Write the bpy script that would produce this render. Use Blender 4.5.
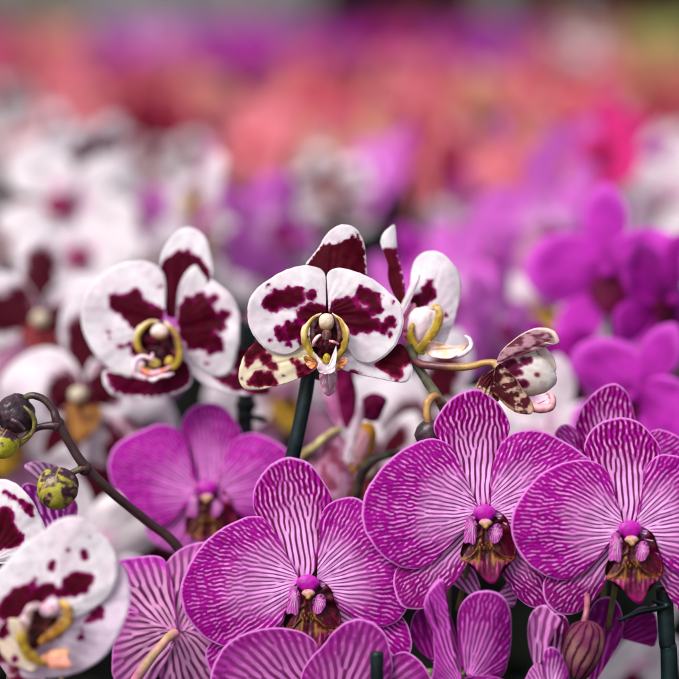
import bpy, math, random
import numpy as np
from mathutils import Vector, Matrix

for o in list(bpy.data.objects):
    bpy.data.objects.remove(o)
random.seed(5)
RNG = np.random.default_rng(11)
COL = bpy.context.scene.collection
SC = bpy.context.scene

# ------------------------------------------------------------------ camera, sky, sun, exposure
PITCH = math.radians(10.0)
CAM = np.array([0.0, 0.0, 0.741])
RIGHT = np.array([1.0, 0.0, 0.0])
FWD = np.array([0.0, math.cos(PITCH), -math.sin(PITCH)])
UP = np.array([0.0, math.sin(PITCH), math.cos(PITCH)])
SIZE = 679.0
FOVK = 0.36
cam = bpy.data.cameras.new("camera")
camo = bpy.data.objects.new("camera", cam)
COL.objects.link(camo)
camo.location = CAM
camo.rotation_euler = (math.pi / 2 - PITCH, 0, 0)
cam.lens = 100.0
cam.sensor_width = 36.0
cam.clip_start = 0.02
cam.clip_end = 200.0
cam.dof.use_dof = True
cam.dof.focus_distance = 0.797
cam.dof.aperture_fstop = 3.3
SC.camera = camo

world = bpy.data.worlds.new("World")
SC.world = world
world.use_nodes = True
wn = world.node_tree.nodes
sky = wn.new("ShaderNodeTexSky")
sky.sky_type = 'NISHITA'
sky.sun_disc = False
SUN_EL, SUN_AZ = math.radians(50), math.radians(218)   # azimuth from +Y towards +X
sky.sun_elevation = SUN_EL
sky.sun_rotation = SUN_AZ
sky.dust_density = 3.0
wn["Background"].inputs["Strength"].default_value = 0.10
hsv = wn.new("ShaderNodeHueSaturation")
hsv.inputs["Saturation"].default_value = 0.35
world.node_tree.links.new(sky.outputs[0], hsv.inputs["Color"])
world.node_tree.links.new(hsv.outputs[0], wn["Background"].inputs["Color"])
sun = bpy.data.lights.new("sun", 'SUN')
sun.energy = 2.2
sun.angle = math.radians(25)
sun.color = (1.0, 0.965, 0.92)
suno = bpy.data.objects.new("sun", sun)
COL.objects.link(suno)
sd = Vector((math.sin(SUN_AZ) * math.cos(SUN_EL), math.cos(SUN_AZ) * math.cos(SUN_EL), math.sin(SUN_EL)))
suno.rotation_euler = sd.to_track_quat('Z', 'Y').to_euler()
SC.view_settings.view_transform = 'Standard'
SC.view_settings.look = 'None'
SC.view_settings.exposure = 0.86
SC.view_settings.gamma = 1.0
SC.render.engine = 'CYCLES'
SC.cycles.use_denoising = True
SC.cycles.max_bounces = 8
SC.cycles.transmission_bounces = 4


# ------------------------------------------------------------------ helpers
def at(px, py, d):
    k = FOVK / SIZE
    return CAM + d * (FWD + RIGHT * ((px - SIZE / 2) * k) - UP * ((py - SIZE / 2) * k))


def lin(r, g, b):
    c = np.array([r, g, b], float) / 255.0
    return np.where(c <= 0.04045, c / 12.92, ((c + 0.055) / 1.055) ** 2.4)


def V(x0, y0, s, pts):
    return [(x0 + p[0] / s, y0 + p[1] / s) + tuple(p[2:]) for p in pts]


def sstep(a, b, x):
    t = np.clip((x - a) / (b - a), 0, 1)
    return t * t * (3 - 2 * t)


def mixc(a, b, f):
    f = np.asarray(f)[..., None]
    return a * (1 - f) + b * f


# smooth value noise in 2-D
_NT = RNG.random((256, 256))


def noise2(x, y, seed=0):
    x = x + seed * 17.13
    y = y + seed * 5.71
    xi = np.floor(x).astype(int)
    yi = np.floor(y).astype(int)
    fx = x - xi
    fy = y - yi
    fx = fx * fx * (3 - 2 * fx)
    fy = fy * fy * (3 - 2 * fy)
    g = lambda a, b: _NT[a & 255, b & 255]
    return (g(xi, yi) * (1 - fx) + g(xi + 1, yi) * fx) * (1 - fy) + (g(xi, yi + 1) * (1 - fx) + g(xi + 1, yi + 1) * fx) * fy


def fbm(x, y, seed=0):
    return 0.6 * noise2(x, y, seed) + 0.28 * noise2(x * 2.1, y * 2.1, seed + 3) + 0.12 * noise2(x * 4.3, y * 4.3, seed + 7)


# ---- vein pattern: oriented filtering of noise, so that lines run out from the petal base and fork
VX0, VY0, VC = -115.0, -30.0, 0.62
VW, VH = 372, 310


def bil(f, x, y):
    x = np.clip(x, 0, f.shape[1] - 1.001)
    y = np.clip(y, 0, f.shape[0] - 1.001)
    xi = x.astype(np.int32)
    yi = y.astype(np.int32)
    fx = (x - xi).astype(np.float32)
    fy = (y - yi).astype(np.float32)
    a = f[yi, xi]
    b = f[yi, xi + 1]
    c = f[yi + 1, xi]
    d = f[yi + 1, xi + 1]
    return (a * (1 - fx) + b * fx) * (1 - fy) + (c * (1 - fx) + d * fx) * fy


def make_veins(seed, by=-14.0, lam=4.4, narrow=1.0, r_net=36.0, r_end=88.0):
    rng = np.random.default_rng(seed)
    f = rng.standard_normal((VH, VW)).astype(np.float32)
    yy, xx = np.mgrid[0:VH, 0:VW].astype(np.float32)
    X = xx * VC + VX0
    Y = yy * VC + VY0
    dx = X * narrow
    dy = (Y - by)
    w = (noise2(X / 22 + 50, Y / 22 + 50, seed) - 0.5) * 0.3 + (noise2(X / 7 + 50, Y / 7 + 50, seed + 2) - 0.5) * 0.2 * sstep(25, 80, np.hypot(X, Y))
    n = np.hypot(dx, dy) + 1e-3
    dx, dy = dx / n, dy / n
    dx, dy = dx * np.cos(w) - dy * np.sin(w), dx * np.sin(w) + dy * np.cos(w)
    R = np.hypot(X, Y - by)
    loc = (0.5 + 0.5 * sstep(8, 60, R)) * lam / VC * (0.9 + 0.22 * noise2(X / 16 + 9, Y / 16 + 9, seed + 5))          # spacing in cells
    llen = (1 - 0.68 * sstep(r_net, r_end, R)) * 2.0
    ks = np.linspace(-1, 1, 9)
    wgt = np.cos(2 * np.pi * ks) * np.exp(-(ks / 0.62) ** 2)
    wgt -= wgt.mean()
    for it in range(15):
        g = np.zeros_like(f)
        for k in range(-4, 5):
            g += bil(f, xx + dx * k * llen, yy + dy * k * llen) * math.exp(-(k / 2.6) ** 2)
        h = np.zeros_like(f)
        for k, wk in zip(ks, wgt):
            h += bil(g, xx - dy * k * loc, yy + dx * k * loc) * wk
        f = np.tanh(h / (h.std() + 1e-6) * 1.3).astype(np.float32)
    return (h / (h.std() + 1e-6)).astype(np.float32)


VEINS = [make_veins(3), make_veins(8), make_veins(21)]
VEINS_D = [make_veins(5, by=-60.0, lam=5.4, narrow=0.8, r_net=95.0, r_end=150.0), make_veins(9, by=-60.0, lam=5.4, narrow=0.8, r_net=95.0, r_end=150.0)]
VEINS_B = [make_veins(31, by=-10.0, lam=7.5, r_net=200, r_end=300)]


# ---- geometry pieces: (verts Nx3 in px-sized local units, faces, colours)
class Piece:
    def __init__(self, v, f, c):
        self.v, self.f, self.c = v, f, c


def closed_spline(pts, n):
    P = np.array([p[:2] for p in pts], float)
    m = len(P)
    out = []
    for i in range(m):
        p0, p1, p2, p3 = P[i - 1], P[i], P[(i + 1) % m], P[(i + 2) % m]
        for t in np.linspace(0, 1, 24, endpoint=False):
            out.append(0.5 * ((2 * p1) + (-p0 + p2) * t + (2 * p0 - 5 * p1 + 4 * p2 - p3) * t * t + (-p0 + 3 * p1 - 3 * p2 + p3) * t ** 3))
    out = np.array(out)
    seg = np.hypot(*(np.roll(out, -1, 0) - out).T)
    cum = np.concatenate([[0], np.cumsum(seg)])
    u = np.linspace(0, cum[-1], n, endpoint=False)
    ext = np.vstack([out, out[:1]])
    return np.stack([np.interp(u, cum, ext[:, 0]), np.interp(u, cum, ext[:, 1])], 1)


def grid_faces(nr, n, start):
    i = np.arange(nr - 1)[:, None]
    j = np.arange(n)[None, :]
    j2 = (j + 1) % n
    a = start + i * n + j
    b = start + i * n + j2
    c = start + (i + 1) * n + j2
    d = start + (i + 1) * n + j
    return np.stack([a, d, c, b], -1).reshape(-1, 4)


MM = 1.0 / (1000 * 0.8 * FOVK / SIZE)     # px (at 0.8 m) in one millimetre


def sheet(outline, base, pig, depth=0.0, tilt=0.0, arch=0.0, cup=0.0, ruffle=1.0, ridges=0.6, crease=0.5,
          roll=0.55, n=200, nr=100, seed=0, axis=None, wav=4.0, scale=1.0):
    """outline, base in px of the flower's own drawing; depths in mm (towards the viewer)."""
    O = closed_spline(outline, n)
    B = np.array(base, float)
    O = O + (fbm(O[:, 0] / 9, O[:, 1] / 9, seed)[:, None] - 0.5) * 2.2 * (O - B) / (np.linalg.norm(O - B, axis=1)[:, None] + 20)
    t = np.linspace(0, 1, nr) ** 0.85
    t[0] = 0.004
    P = B + t[:, None, None] * (O - B)[None]
    T = np.repeat(t[:, None], n, 1)
    D = P - B
    if axis is None:
        far = O - B
        L = np.linalg.norm(far, axis=1)
        a = (far * (L ** 2)[:, None]).sum(0)
    else:
        a = np.array(axis, float)
    a = a / np.linalg.norm(a)
    pr = np.array([-a[1], a[0]])
    S = D @ a
    Q = D @ pr
    Ls = S.max()
    Lq = np.abs(Q).max()
    s = S / Ls
    b = Q / Lq
    phi = np.arctan2(Q, S + 0.12 * Ls)
    z = depth + tilt * s + arch * s * s + cup * b * b
    z = z + ruffle * sstep(0.35, 1, T) * (np.sin(phi * wav + seed * 1.7) + 0.7 * np.sin(phi * wav * 2.3 + seed * 2.9)) * 0.6
    z = z + ruffle * 1.6 * (fbm(P[..., 0] / 26, P[..., 1] / 26, seed + 9) - 0.5)
    z = z + ridges * 0.35 * np.sin(phi * 34 + 3 * noise2(P[..., 0] / 30, P[..., 1] / 30, seed)) * sstep(0.02, 0.3, T) * (1 - 0.5 * T)
    z = z - crease * np.exp(-(b / 0.07) ** 2) * sstep(0, .1, s) * (1 - sstep(.5, 1, s))
    z = z - roll * sstep(0.955, 1.0, T) ** 2
    info = dict(P=P, T=T, s=s, b=b, S=S / scale, Q=Q / scale, seed=seed, D=D / scale)
    c = pig(info)
    v = np.stack([P[..., 0], P[..., 1], z * MM], -1).reshape(-1, 3)
    cc = c.reshape(-1, 3)
    f = grid_faces(nr, n, 0)
    return Piece(v, f, cc)


def blob(c, r, pig, depth=0.0, rz=None, rot=0.0, shape=None, n=48, m=28, seed=0, bump=0.0):
    """closed body: centre px, radii px (rx, ry), rz in px; rot in-plane degrees"""
    th = np.linspace(0, np.pi, m)[:, None]
    ph = np.linspace(0, 2 * np.pi, n, endpoint=False)[None]
    x = np.sin(th) * np.cos(ph)
    y = -np.cos(th) * np.ones_like(ph)
    z = np.sin(th) * np.sin(ph)
    k = np.ones_like(x)
    if shape:
        x, y, z = shape(x, y, z)
    if bump:
        k = 1 + bump * (fbm(x * 3 + 9, y * 3 + z * 2 + 9, seed) - 0.5)
    info = dict(x=x, y=y, z=z, seed=seed)
    col = pig(info)
    rz = rz or r[0]
    X, Y, Z = x * r[0] * k, y * r[1] * k, z * rz * k
    cr, sr = math.cos(math.radians(rot)), math.sin(math.radians(rot))
    vx = c[0] + X * cr - Y * sr
    vy = c[1] + X * sr + Y * cr
    v = np.stack([vx, vy, Z + depth * MM], -1).reshape(-1, 3)
    return Piece(v, grid_faces(m, n, 0), col.reshape(-1, 3))


def tube(pts, rad, pig, n=14, sub=10, seed=0, flat=1.0, bump=0.06):
    """pts (px, py, depth mm), rad px (list or number)"""
    P = np.array([(p[0], p[1], (p[2] if len(p) > 2 else 0) * MM) for p in pts], float)
    rad = np.array(rad if hasattr(rad, '__len__') else [rad] * len(P), float)
    rad = np.interp(np.linspace(0, 1, len(P)), np.linspace(0, 1, len(rad)), rad)
    m = len(P)
    E = np.vstack([2 * P[0] - P[1], P, 2 * P[-1] - P[-2]])
    C, Rr, U = [], [], []
    for i in range(m - 1):
        p0, p1, p2, p3 = E[i], E[i + 1], E[i + 2], E[i + 3]
        for t in np.linspace(0, 1, sub, endpoint=(i == m - 2)):
            C.append(0.5 * ((2 * p1) + (-p0 + p2) * t + (2 * p0 - 5 * p1 + 4 * p2 - p3) * t * t + (-p0 + 3 * p1 - 3 * p2 + p3) * t ** 3))
            Rr.append(rad[i] * (1 - t) + rad[i + 1] * t)
            U.append((i + t) / (m - 1))
    C = np.array(C)
    Rr = np.array(Rr)
    U = np.array(U)
    tan = np.gradient(C, axis=0)
    tan /= np.linalg.norm(tan, axis=1)[:, None] + 1e-9
    ref = np.array([0, 0, 1.0])
    s1 = np.cross(tan, ref)
    ln = np.linalg.norm(s1, axis=1)[:, None]
    s1 = np.where(ln > 1e-3, s1 / (ln + 1e-9), np.array([1.0, 0, 0]))
    s2 = np.cross(s1, tan)
    # round caps
    C = np.vstack([C[:1], C, C[-1:]])
    s1 = np.vstack([s1[:1], s1, s1[-1:]])
    s2 = np.vstack([s2[:1], s2, s2[-1:]])
    Rr = np.concatenate([[0.01], Rr, [0.01]])
    U = np.concatenate([[0], U, [1]])
    ph = np.linspace(0, 2 * np.pi, n, endpoint=False)
    k = 1 + bump * (noise2(U[:, None] * len(P) * 2 + 3, ph[None] * 0.6 + 0 * U[:, None], seed) - 0.5) * 2
    v = C[:, None] + (Rr[:, None] * k)[..., None] * (np.cos(ph)[None, :, None] * s1[:, None] + flat * np.sin(ph)[None, :, None] * s2[:, None])
    UU = np.repeat(U[:, None], n, 1)
    c = pig(dict(u=UU, ph=np.repeat(ph[None], len(U), 0), x=v[..., 0], y=v[..., 1], seed=seed))
    return Piece(v.reshape(-1, 3), grid_faces(len(U), n, 0), c.reshape(-1, 3))


def join(pieces):
    vs, fs, cs, k = [], [], [], 0
    for p in pieces:
        vs.append(p.v)
        fs.append(p.f + k)
        cs.append(p.c)
        k += len(p.v)
    return Piece(np.vstack(vs), np.vstack(fs), np.vstack(cs))


def mesh_obj(name, v, f, c, mat, parent=None):
    me = bpy.data.meshes.new(name)
    nv, nf = len(v), len(f)
    me.vertices.add(nv)
    me.vertices.foreach_set("co", np.ascontiguousarray(v, dtype=np.float32).ravel())
    me.loops.add(nf * 4)
    me.loops.foreach_set("vertex_index", np.ascontiguousarray(f, dtype=np.int32).ravel())
    me.polygons.add(nf)
    me.polygons.foreach_set("loop_start", np.arange(0, nf * 4, 4, dtype=np.int32))
    me.polygons.foreach_set("loop_total", np.full(nf, 4, dtype=np.int32))
    me.polygons.foreach_set("use_smooth", np.ones(nf, dtype=bool))
    at_ = me.color_attributes.new("pigment", 'FLOAT_COLOR', 'POINT')
    rgba = np.ones((nv, 4), dtype=np.float32)
    rgba[:, :3] = np.clip(c, 0, 1)
    at_.data.foreach_set("color", rgba.ravel())
    me.update()
    me.validate()
    me.materials.append(mat)
    o = bpy.data.objects.new(name, me)
    COL.objects.link(o)
    if parent is not None:
        o.parent = parent
    return o


class Frame:
    """a flower's own drawing plane: origin px, distance d, and px size there"""
    def __init__(self, cx, cy, d):
        self.cx, self.cy, self.d = cx, cy, d
        self.k = d * FOVK / SIZE
        self.o = at(cx, cy, d)

    def local(self, v):
        return ((v[:, :1] - self.cx) * RIGHT - (v[:, 1:2] - self.cy) * UP - v[:, 2:3] * FWD) * self.k


def tag(o, label, cat, group=None):
    o["label"] = label
    o["category"] = cat
    if group:
        o["group"] = group
    return o


def thing(name, fr, label, cat, group=None):
    e = bpy.data.objects.new(name, None)
    COL.objects.link(e)
    e.location = fr.o
    e.empty_display_size = 0.01
    return tag(e, label, cat, group)


def part(name, fr, root, pieces, mat, label=None):
    p = join(pieces) if isinstance(pieces, list) else pieces
    o = mesh_obj(name, fr.local(p.v), p.f, p.c, mat, root)
    if label:
        o["label"] = label
    return o


# ------------------------------------------------------------------ materials
def petal_material(name, rough=0.55, trans=0.36, bump=0.13, scale=800.0, spec=0.07, mottle=0.12, sheen=0.0):
    m = bpy.data.materials.new(name)
    m.use_nodes = True
    nt = m.node_tree
    N, L = nt.nodes, nt.links
    N.clear()
    out = N.new("ShaderNodeOutputMaterial")
    at_ = N.new("ShaderNodeAttribute")
    at_.attribute_name = "pigment"
    tc = N.new("ShaderNodeTexCoord")
    nz = N.new("ShaderNodeTexNoise")
    nz.inputs["Scale"].default_value = 260.0
    nz.inputs["Detail"].default_value = 3.0
    L.new(tc.outputs["Object"], nz.inputs["Vector"])
    mr = N.new("ShaderNodeMapRange")
    mr.inputs["From Min"].default_value = 0.3
    mr.inputs["From Max"].default_value = 0.7
    mr.inputs["To Min"].default_value = 1.0 - mottle
    mr.inputs["To Max"].default_value = 1.0 + mottle * 0.6
    L.new(nz.outputs["Fac"], mr.inputs["Value"])
    mul = N.new("ShaderNodeVectorMath")
    mul.operation = 'SCALE'
    L.new(at_.outputs["Color"], mul.inputs[0])
    L.new(mr.outputs["Result"], mul.inputs["Scale"])
    p = N.new("ShaderNodeBsdfPrincipled")
    p.inputs["Roughness"].default_value = rough
    p.inputs["Specular IOR Level"].default_value = spec
    p.inputs["Sheen Weight"].default_value = sheen
    L.new(mul.outputs[0], p.inputs["Base Color"])
    if bump:
        vz = N.new("ShaderNodeTexVoronoi")
        vz.inputs["Scale"].default_value = scale
        L.new(tc.outputs["Object"], vz.inputs["Vector"])
        bp = N.new("ShaderNodeBump")
        bp.inputs["Strength"].default_value = bump
        bp.inputs["Distance"].default_value = 0.0004
        L.new(vz.outputs["Distance"], bp.inputs["Height"])
        L.new(bp.outputs["Normal"], p.inputs["Normal"])
    if trans:
        tr = N.new("ShaderNodeBsdfTranslucent")
        L.new(mul.outputs[0], tr.inputs["Color"])
        mx = N.new("ShaderNodeMixShader")
        mx.inputs["Fac"].default_value = trans
        L.new(p.outputs[0], mx.inputs[1])
        L.new(tr.outputs[0], mx.inputs[2])
        L.new(mx.outputs[0], out.inputs["Surface"])
    else:
        L.new(p.outputs[0], out.inputs["Surface"])
    return m


M_PETAL = petal_material("petal")
M_LIP = petal_material("lip_waxy", rough=0.38, trans=0.15, bump=0.25, scale=600, spec=0.18)
M_STEM = petal_material("stem_skin", rough=0.42, trans=0.0, bump=0.2, scale=1500, spec=0.45, mottle=0.25)
M_STAKE = petal_material("stake_plastic", rough=0.4, trans=0.0, bump=0.1, spec=0.25, mottle=0.3)
M_FAR = petal_material("petal_far", rough=0.6, trans=0.42, bump=0.0, spec=0.12, mottle=0.1)

# ------------------------------------------------------------------ pigments
PALE, WASH, LINE, LINE_D = lin(250, 176, 244), lin(168, 14, 150), lin(92, 0, 70), lin(92, 0, 58)
RIM = lin(226, 140, 222)
WHITE, BURG, HALO = lin(232, 225, 231), lin(72, 0, 24), lin(134, 0, 88)


def striped(kind=0, wash=1.0, bias=0.0, flip=False, scale=1.0, pale=PALE, washc=WASH, line=None, rim=RIM, soft=0.45, amount=1.0, angle=0.0, wa=0.16, wb=0.74):
    vn = {'p': VEINS, 'd': VEINS_D, 'b': VEINS_B}
    typ, idx = ('p', kind) if isinstance(kind, int) else (kind[0], int(kind[1]))
    F = vn[typ][idx]
    lc = line if line is not None else (LINE_D if typ == 'd' else LINE)

    def pig(i):
        q, s = i['Q'] / scale, i['S'] / scale
        if angle:
            ca, sa = math.cos(math.radians(angle)), math.sin(math.radians(angle))
            q, s = q * ca - s * sa, q * sa + s * ca
        if flip:
            q = -q
        v = bil(F, (q - VX0) / VC, (s - VY0) / VC)
        r = i['T']
        x, y = i['P'][..., 0], i['P'][..., 1]
        nz = fbm(x / 14, y / 14, i['seed'])
        w = np.clip(wash * sstep(wa, wb, r + 0.3 * (nz - 0.5)), 0, 1)
        m = noise2(s / 3.6 + 60, q / 2.4 + 60, i['seed'] + 4) - 0.5
        m2 = fbm(x / 6, y / 6, i['seed'] + 2) - 0.5
        ground = mixc(pale, washc, w)
        out_ = sstep(0.3, 0.85, r)
        # pale dashes left between the veins, shorter and thinner towards the edge
        dash = sstep(0.0, 0.7, -v + (1.5 * m + 1.0 * m2) * out_ - 0.3 - 0.45 * out_ - 0.4 * sstep(0.85, 1, r) - bias) * amount
        c = mixc(ground, mixc(pale, washc, 0.05 + 0.3 * nz * w), (0.92 - 0.3 * sstep(.5, 1, r)) * (.7 + .6 * nz) * dash * w)
        k_ = 0.55 - 0.4 * out_
        ln = sstep(k_ - soft, k_ + soft, v + bias + (0.35 * m2 if typ == 'd' else 0.6 * m2)) * amount
        near = sstep(0.0, 0.12, r)
        c = mixc(c, lc, ln * near * (0.95 - 0.42 * w * (typ != 'd')))
        c = mixc(lin(200, 60, 186) * np.ones_like(c), c, 0.35 + 0.65 * near)
        return mixc(c, rim, 0.8 * sstep(0.975, 0.988, r))
    return pig


def flat(c, c2=None, sc=10, rimc=None):
    def pig(i):
        if 'P' in i:
            x, y = i['P'][..., 0], i['P'][..., 1]
        else:
            x, y = i['x'] * (1 if 'u' in i else 20), i['y'] * (1 if 'u' in i else 20)
        f = fbm(x / sc + 40, y / sc + 40, i['seed'])
        out = mixc(c, c2 if c2 is not None else c * 0.8, sstep(0.35, 0.65, f))
        if rimc is not None and 'T' in i:
            out = mixc(out, rimc, sstep(0.93, 0.99, i['T']))
        return out
    return pig


def spotted(spots, ground=WHITE, ink=BURG, halo=HALO, soft=1.3, extra=None, faint=0.5, warp=2.2, tint=None):
    """spots: px circles (x, y, r) of dark pigment on a pale ground"""
    def pig(i):
        P = i['P']
        x = P[..., 0] + warp * (fbm(P[..., 0] / 4.5, P[..., 1] / 4.5, 3) - 0.5) * 2.4
        y = P[..., 1] + warp * (fbm(P[..., 0] / 4.5, P[..., 1] / 4.5, 8) - 0.5) * 2.4
        f = np.full(x.shape, -50.0)
        if spots:
            acc = 0
            for sx, sy, sr in spots:
                acc = acc + np.exp(np.clip((sr - np.hypot(x - sx, y - sy)) / 1.5, -40, 20))
            f = 1.5 * np.log(acc + 1e-18) - 0.3
        if extra is not None:
            f = np.maximum(f, extra(i) + 3.0 * (fbm(P[..., 0] / 3.2, P[..., 1] / 3.2, 31) - .5) * 2)
        g = mixc(ground, ground * np.array([.93, .86, .9]), sstep(0.4, 0.8, fbm(P[..., 0] / 20, P[..., 1] / 20, 5)))
        if tint is not None:
            g = mixc(g, tint, 0.5 * (1 - sstep(0.0, 0.8, i['T'])))
        g = mixc(g, lin(214, 170, 208), 0.30 * faint * sstep(0.1, 0.6, np.abs(np.sin(i['b'] * 16 + 2 * i['s']))) * (1 - i['T']))
        c = mixc(g, halo, 0.35 * sstep(-1.8 * soft, 0.2, f))
        c = mixc(c, halo, sstep(-0.6 * soft, 0.6 * soft, f))
        c = mixc(c, ink, sstep(0.3, 2.6 + 1.8 * fbm(P[..., 0] / 4, P[..., 1] / 4, 77), f))
        c = mixc(c, ink * 0.55, 0.7 * sstep(0.45, 0.75, fbm(P[..., 0] / 4, P[..., 1] / 4, 15)) * sstep(2, 6, f))
        return c
    return pig

# ------------------------------------------------------------------ striped pink orchids
MAG, MAGD = lin(166, 4, 150), lin(136, 4, 124)
DEEP, DEEP2 = lin(46, 1, 16), lin(78, 2, 32)
GOLD, GOLD2 = lin(104, 60, 20), lin(60, 18, 14)


def lip_pig(i):
    """upper half olive gold on maroon, lower half magenta with dark rays"""
    x, y = i['D'][..., 0], i['D'][..., 1]
    up = mixc(GOLD2, lin(70, 2, 28), sstep(0.2, 0.42, fbm(x / 3.2 + 30, y / 5 + 30, 2)))
    up = mixc(up, GOLD, 0.6 * sstep(0.6, 0.75, fbm(x / 2.2 + 9, y / 4 + 30, 6)))
    low = mixc(lin(112, 2, 64), lin(184, 84, 140), 0.8 * sstep(0.1, 0.8, np.sin(x * 1.25 + 0.6)) * sstep(56, 40, y))
    low = mixc(low, DEEP, sstep(0.46, 0.6, fbm(x / 2.4 + 9, y / 9 + 30, 12)) * 0.7)
    low = mixc(low, lin(128, 4, 84), sstep(50, 60, y) * .8)
    bar = np.exp(-((y - 37.5) / 2.2) ** 2) * sstep(3, 9, np.abs(x))
    c = mixc(up, low, sstep(37, 41, y))
    c = mixc(c, lin(150, 92, 32), .8 * np.clip(bar, 0, 1) * sstep(0.3, 0.5, fbm(x / 3, y / 3, 4)))
    leg = np.exp(-((np.abs(x) - 5.5 - .1 * (y - 20)) / 1.1) ** 2) * sstep(16, 20, y) * sstep(46, 40, y)
    c = mixc(c, lin(150, 110, 44), .8 * np.clip(leg, 0, 1))
    mid = np.exp(-((x) / 1.2) ** 2) * sstep(10, 20, y) * sstep(50, 40, y)
    return mixc(c, DEEP * 0.5, 0.85 * np.clip(mid, 0, 1))


def striped_lip(fr, root, cx, cy, s=1.0, fold=1.0, red=False, n=90):
    """the lip is drawn from the column centre down"""
    def P(pts):
        return [(cx + (440 + x / 6.79 - 484) * s, cy + (500 + y / 6.79 - 514) * s) for x, y in pts]
    cav = P([(250, 70), (360, 60), (455, 120), (490, 210), (528, 310), (530, 390), (470, 470), (410, 530), (330, 560), (240, 510), (140, 420), (128, 360), (160, 250), (180, 140)])
    dk = flat(DEEP, lin(84, 4, 34), 7) if not red else flat(lin(120, 10, 60), lin(84, 4, 34), 7)
    lip = part("lip", fr, root, sheet(cav, P([(320, 250)])[0], dk, depth=-1.0, cup=0, ruffle=1.2, n=n, nr=40, roll=-2.5, seed=5, ridges=.2), M_LIP)
    mid = P([(240, 270), (300, 250), (360, 270), (405, 350), (440, 385), (528, 402), (500, 440), (440, 470), (412, 520), (380, 575), (340, 590), (295, 560), (240, 500), (200, 455), (128, 428), (150, 400), (205, 375)])
    part("middle_lobe", fr, lip, sheet(mid, P([(305, 150)])[0], lip_pig, depth=1.5, tilt=3.5, arch=1.5, cup=-2.6, ruffle=1.4, n=140, nr=90, axis=(0, 1), seed=4, crease=.7, ridges=.5), M_LIP)
    sp = striped(0, wash=0.7, bias=0.15, pale=lin(220, 150, 208), scale=0.8 * s, rim=lin(220, 150, 214))
    left = P([(175, 112), (215, 120), (245, 175), (240, 260), (222, 318), (185, 300), (150, 300), (155, 210)])
    right = P([(330, 205), (385, 165), (420, 185), (425, 240), (395, 290), (355, 305), (330, 260)])
    part("side_lobe", fr, lip, sheet(left, P([(205, 190)])[0], sp, depth=4.0, tilt=1, cup=-2, ruffle=.8, n=80, nr=40, seed=2, axis=(-.2, 1)), M_LIP)
    part("side_lobe", fr, lip, sheet(right, P([(380, 220)])[0], sp, depth=4.0, tilt=1, cup=-2, ruffle=.8, n=80, nr=40, seed=7, axis=(.2, 1)), M_LIP)
    # callus: a small warty forked crest at the base of the lip
    cal = [blob(P([(262 + 15 * k, 305 + 16 * ((k * 7) % 3))])[0], (1.7 * s, 2.6 * s), flat(GOLD, GOLD2, 3), depth=4.5, n=14, m=9, seed=k, bump=.6) for k in range(6)]
    cal += [tube([P([(250, 330)])[0] + (4.5,), P([(190, 400)])[0] + (5.5,), P([(150, 425)])[0] + (5,)], [1.5 * s, 1.2 * s, .4], flat(GOLD, GOLD2, 3), n=8, sub=5),
            tube([P([(350, 330)])[0] + (4.5,), P([(430, 392)])[0] + (5.5,), P([(500, 405)])[0] + (5,)], [1.5 * s, 1.2 * s, .4], flat(GOLD, GOLD2, 3), n=8, sub=5)]
    part("callus", fr, lip, cal, M_LIP)

    def colshape(x, y, z):
        return x * (1 - 0.22 * y - .1 * y * y) * (1 + .06 * np.cos(3 * np.arctan2(x, z + 1e-6))), y * (1 - .12 * np.abs(x) ** 2), z * (.8 + 0.3 * y)
    col = part("column", fr, root, blob((cx, cy), (11.6 * s, 10.2 * s), lambda i: mixc(lin(184, 40, 170), mixc(MAG, MAGD, sstep(.3, .7, fbm(i['x'] * 3 + 9, i['y'] * 3 + 9, 4))), sstep(-1.0, -.1, i['y']) * sstep(1.0, .7, np.abs(i['x']))), depth=2.0, rz=5.5 * s, shape=colshape, seed=3, bump=.1), M_LIP)
    part("anther_cap", fr, col, [blob((cx + .6 * s, cy + 9.2 * s), (7.2 * s, 4.6 * s), flat(lin(210, 150, 176), lin(180, 136, 100), 5), depth=3.9, rz=4.4 * s, n=32, m=18, shape=lambda x, y, z: (x * (1 - .4 * np.clip(y, 0, 1)), y, z)),
                                blob((cx + .6 * s, cy + 12.5 * s), (2.8 * s, 2.6 * s), flat(lin(188, 160, 74), lin(150, 110, 50), 5), depth=5.4, rz=4 * s, n=20, m=12)], M_LIP)


SEPAL_KIND = 0


def striped_flower(fr, label, parts_, cx, cy, s=1.0, wash=1.0, lip=True, group=None, red=False, soft=.45, amount=1.0, pale=PALE, res=1.0, washc=WASH, stem=None):
    root = thing("orchid_flower", fr, label, "orchid flower", group)
    for k, (nm, pts, base, kw) in enumerate(parts_):
        kw = dict(kw)
        kind = kw.pop('kind', 'd%d' % (k % 2) if nm == 'dorsal_sepal' else k % 3)
        pk = dict(wash=wash, soft=soft, amount=amount, pale=pale, scale=s, washc=washc)
        for q in ('flip', 'bias', 'angle', 'wash', 'amount', 'wa', 'wb', 'pale', 'washc'):
            if q in kw:
                pk[q] = kw.pop(q)
        if nm == 'dorsal_sepal':
            pk.setdefault('bias', 0.0)
            pk.setdefault('wa', 0.3)
            pk.setdefault('wb', 0.85)
        kw.setdefault('n', int(330 * res))
        kw.setdefault('nr', int(150 * res))
        kw.setdefault('seed', k + int(cx) % 7)
        part(nm, fr, root, sheet(pts, base, striped(kind, **pk), **kw), M_PETAL)
    if lip:
        striped_lip(fr, root, cx, cy, s, red=red)
    if stem:
        part("pedicel", fr, root, tube(stem, [3.6 * s, 3.0 * s, 3.2 * s], flat(lin(126, 96, 74), lin(96, 110, 60), 9), seed=2), M_STEM)
    return root


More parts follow.
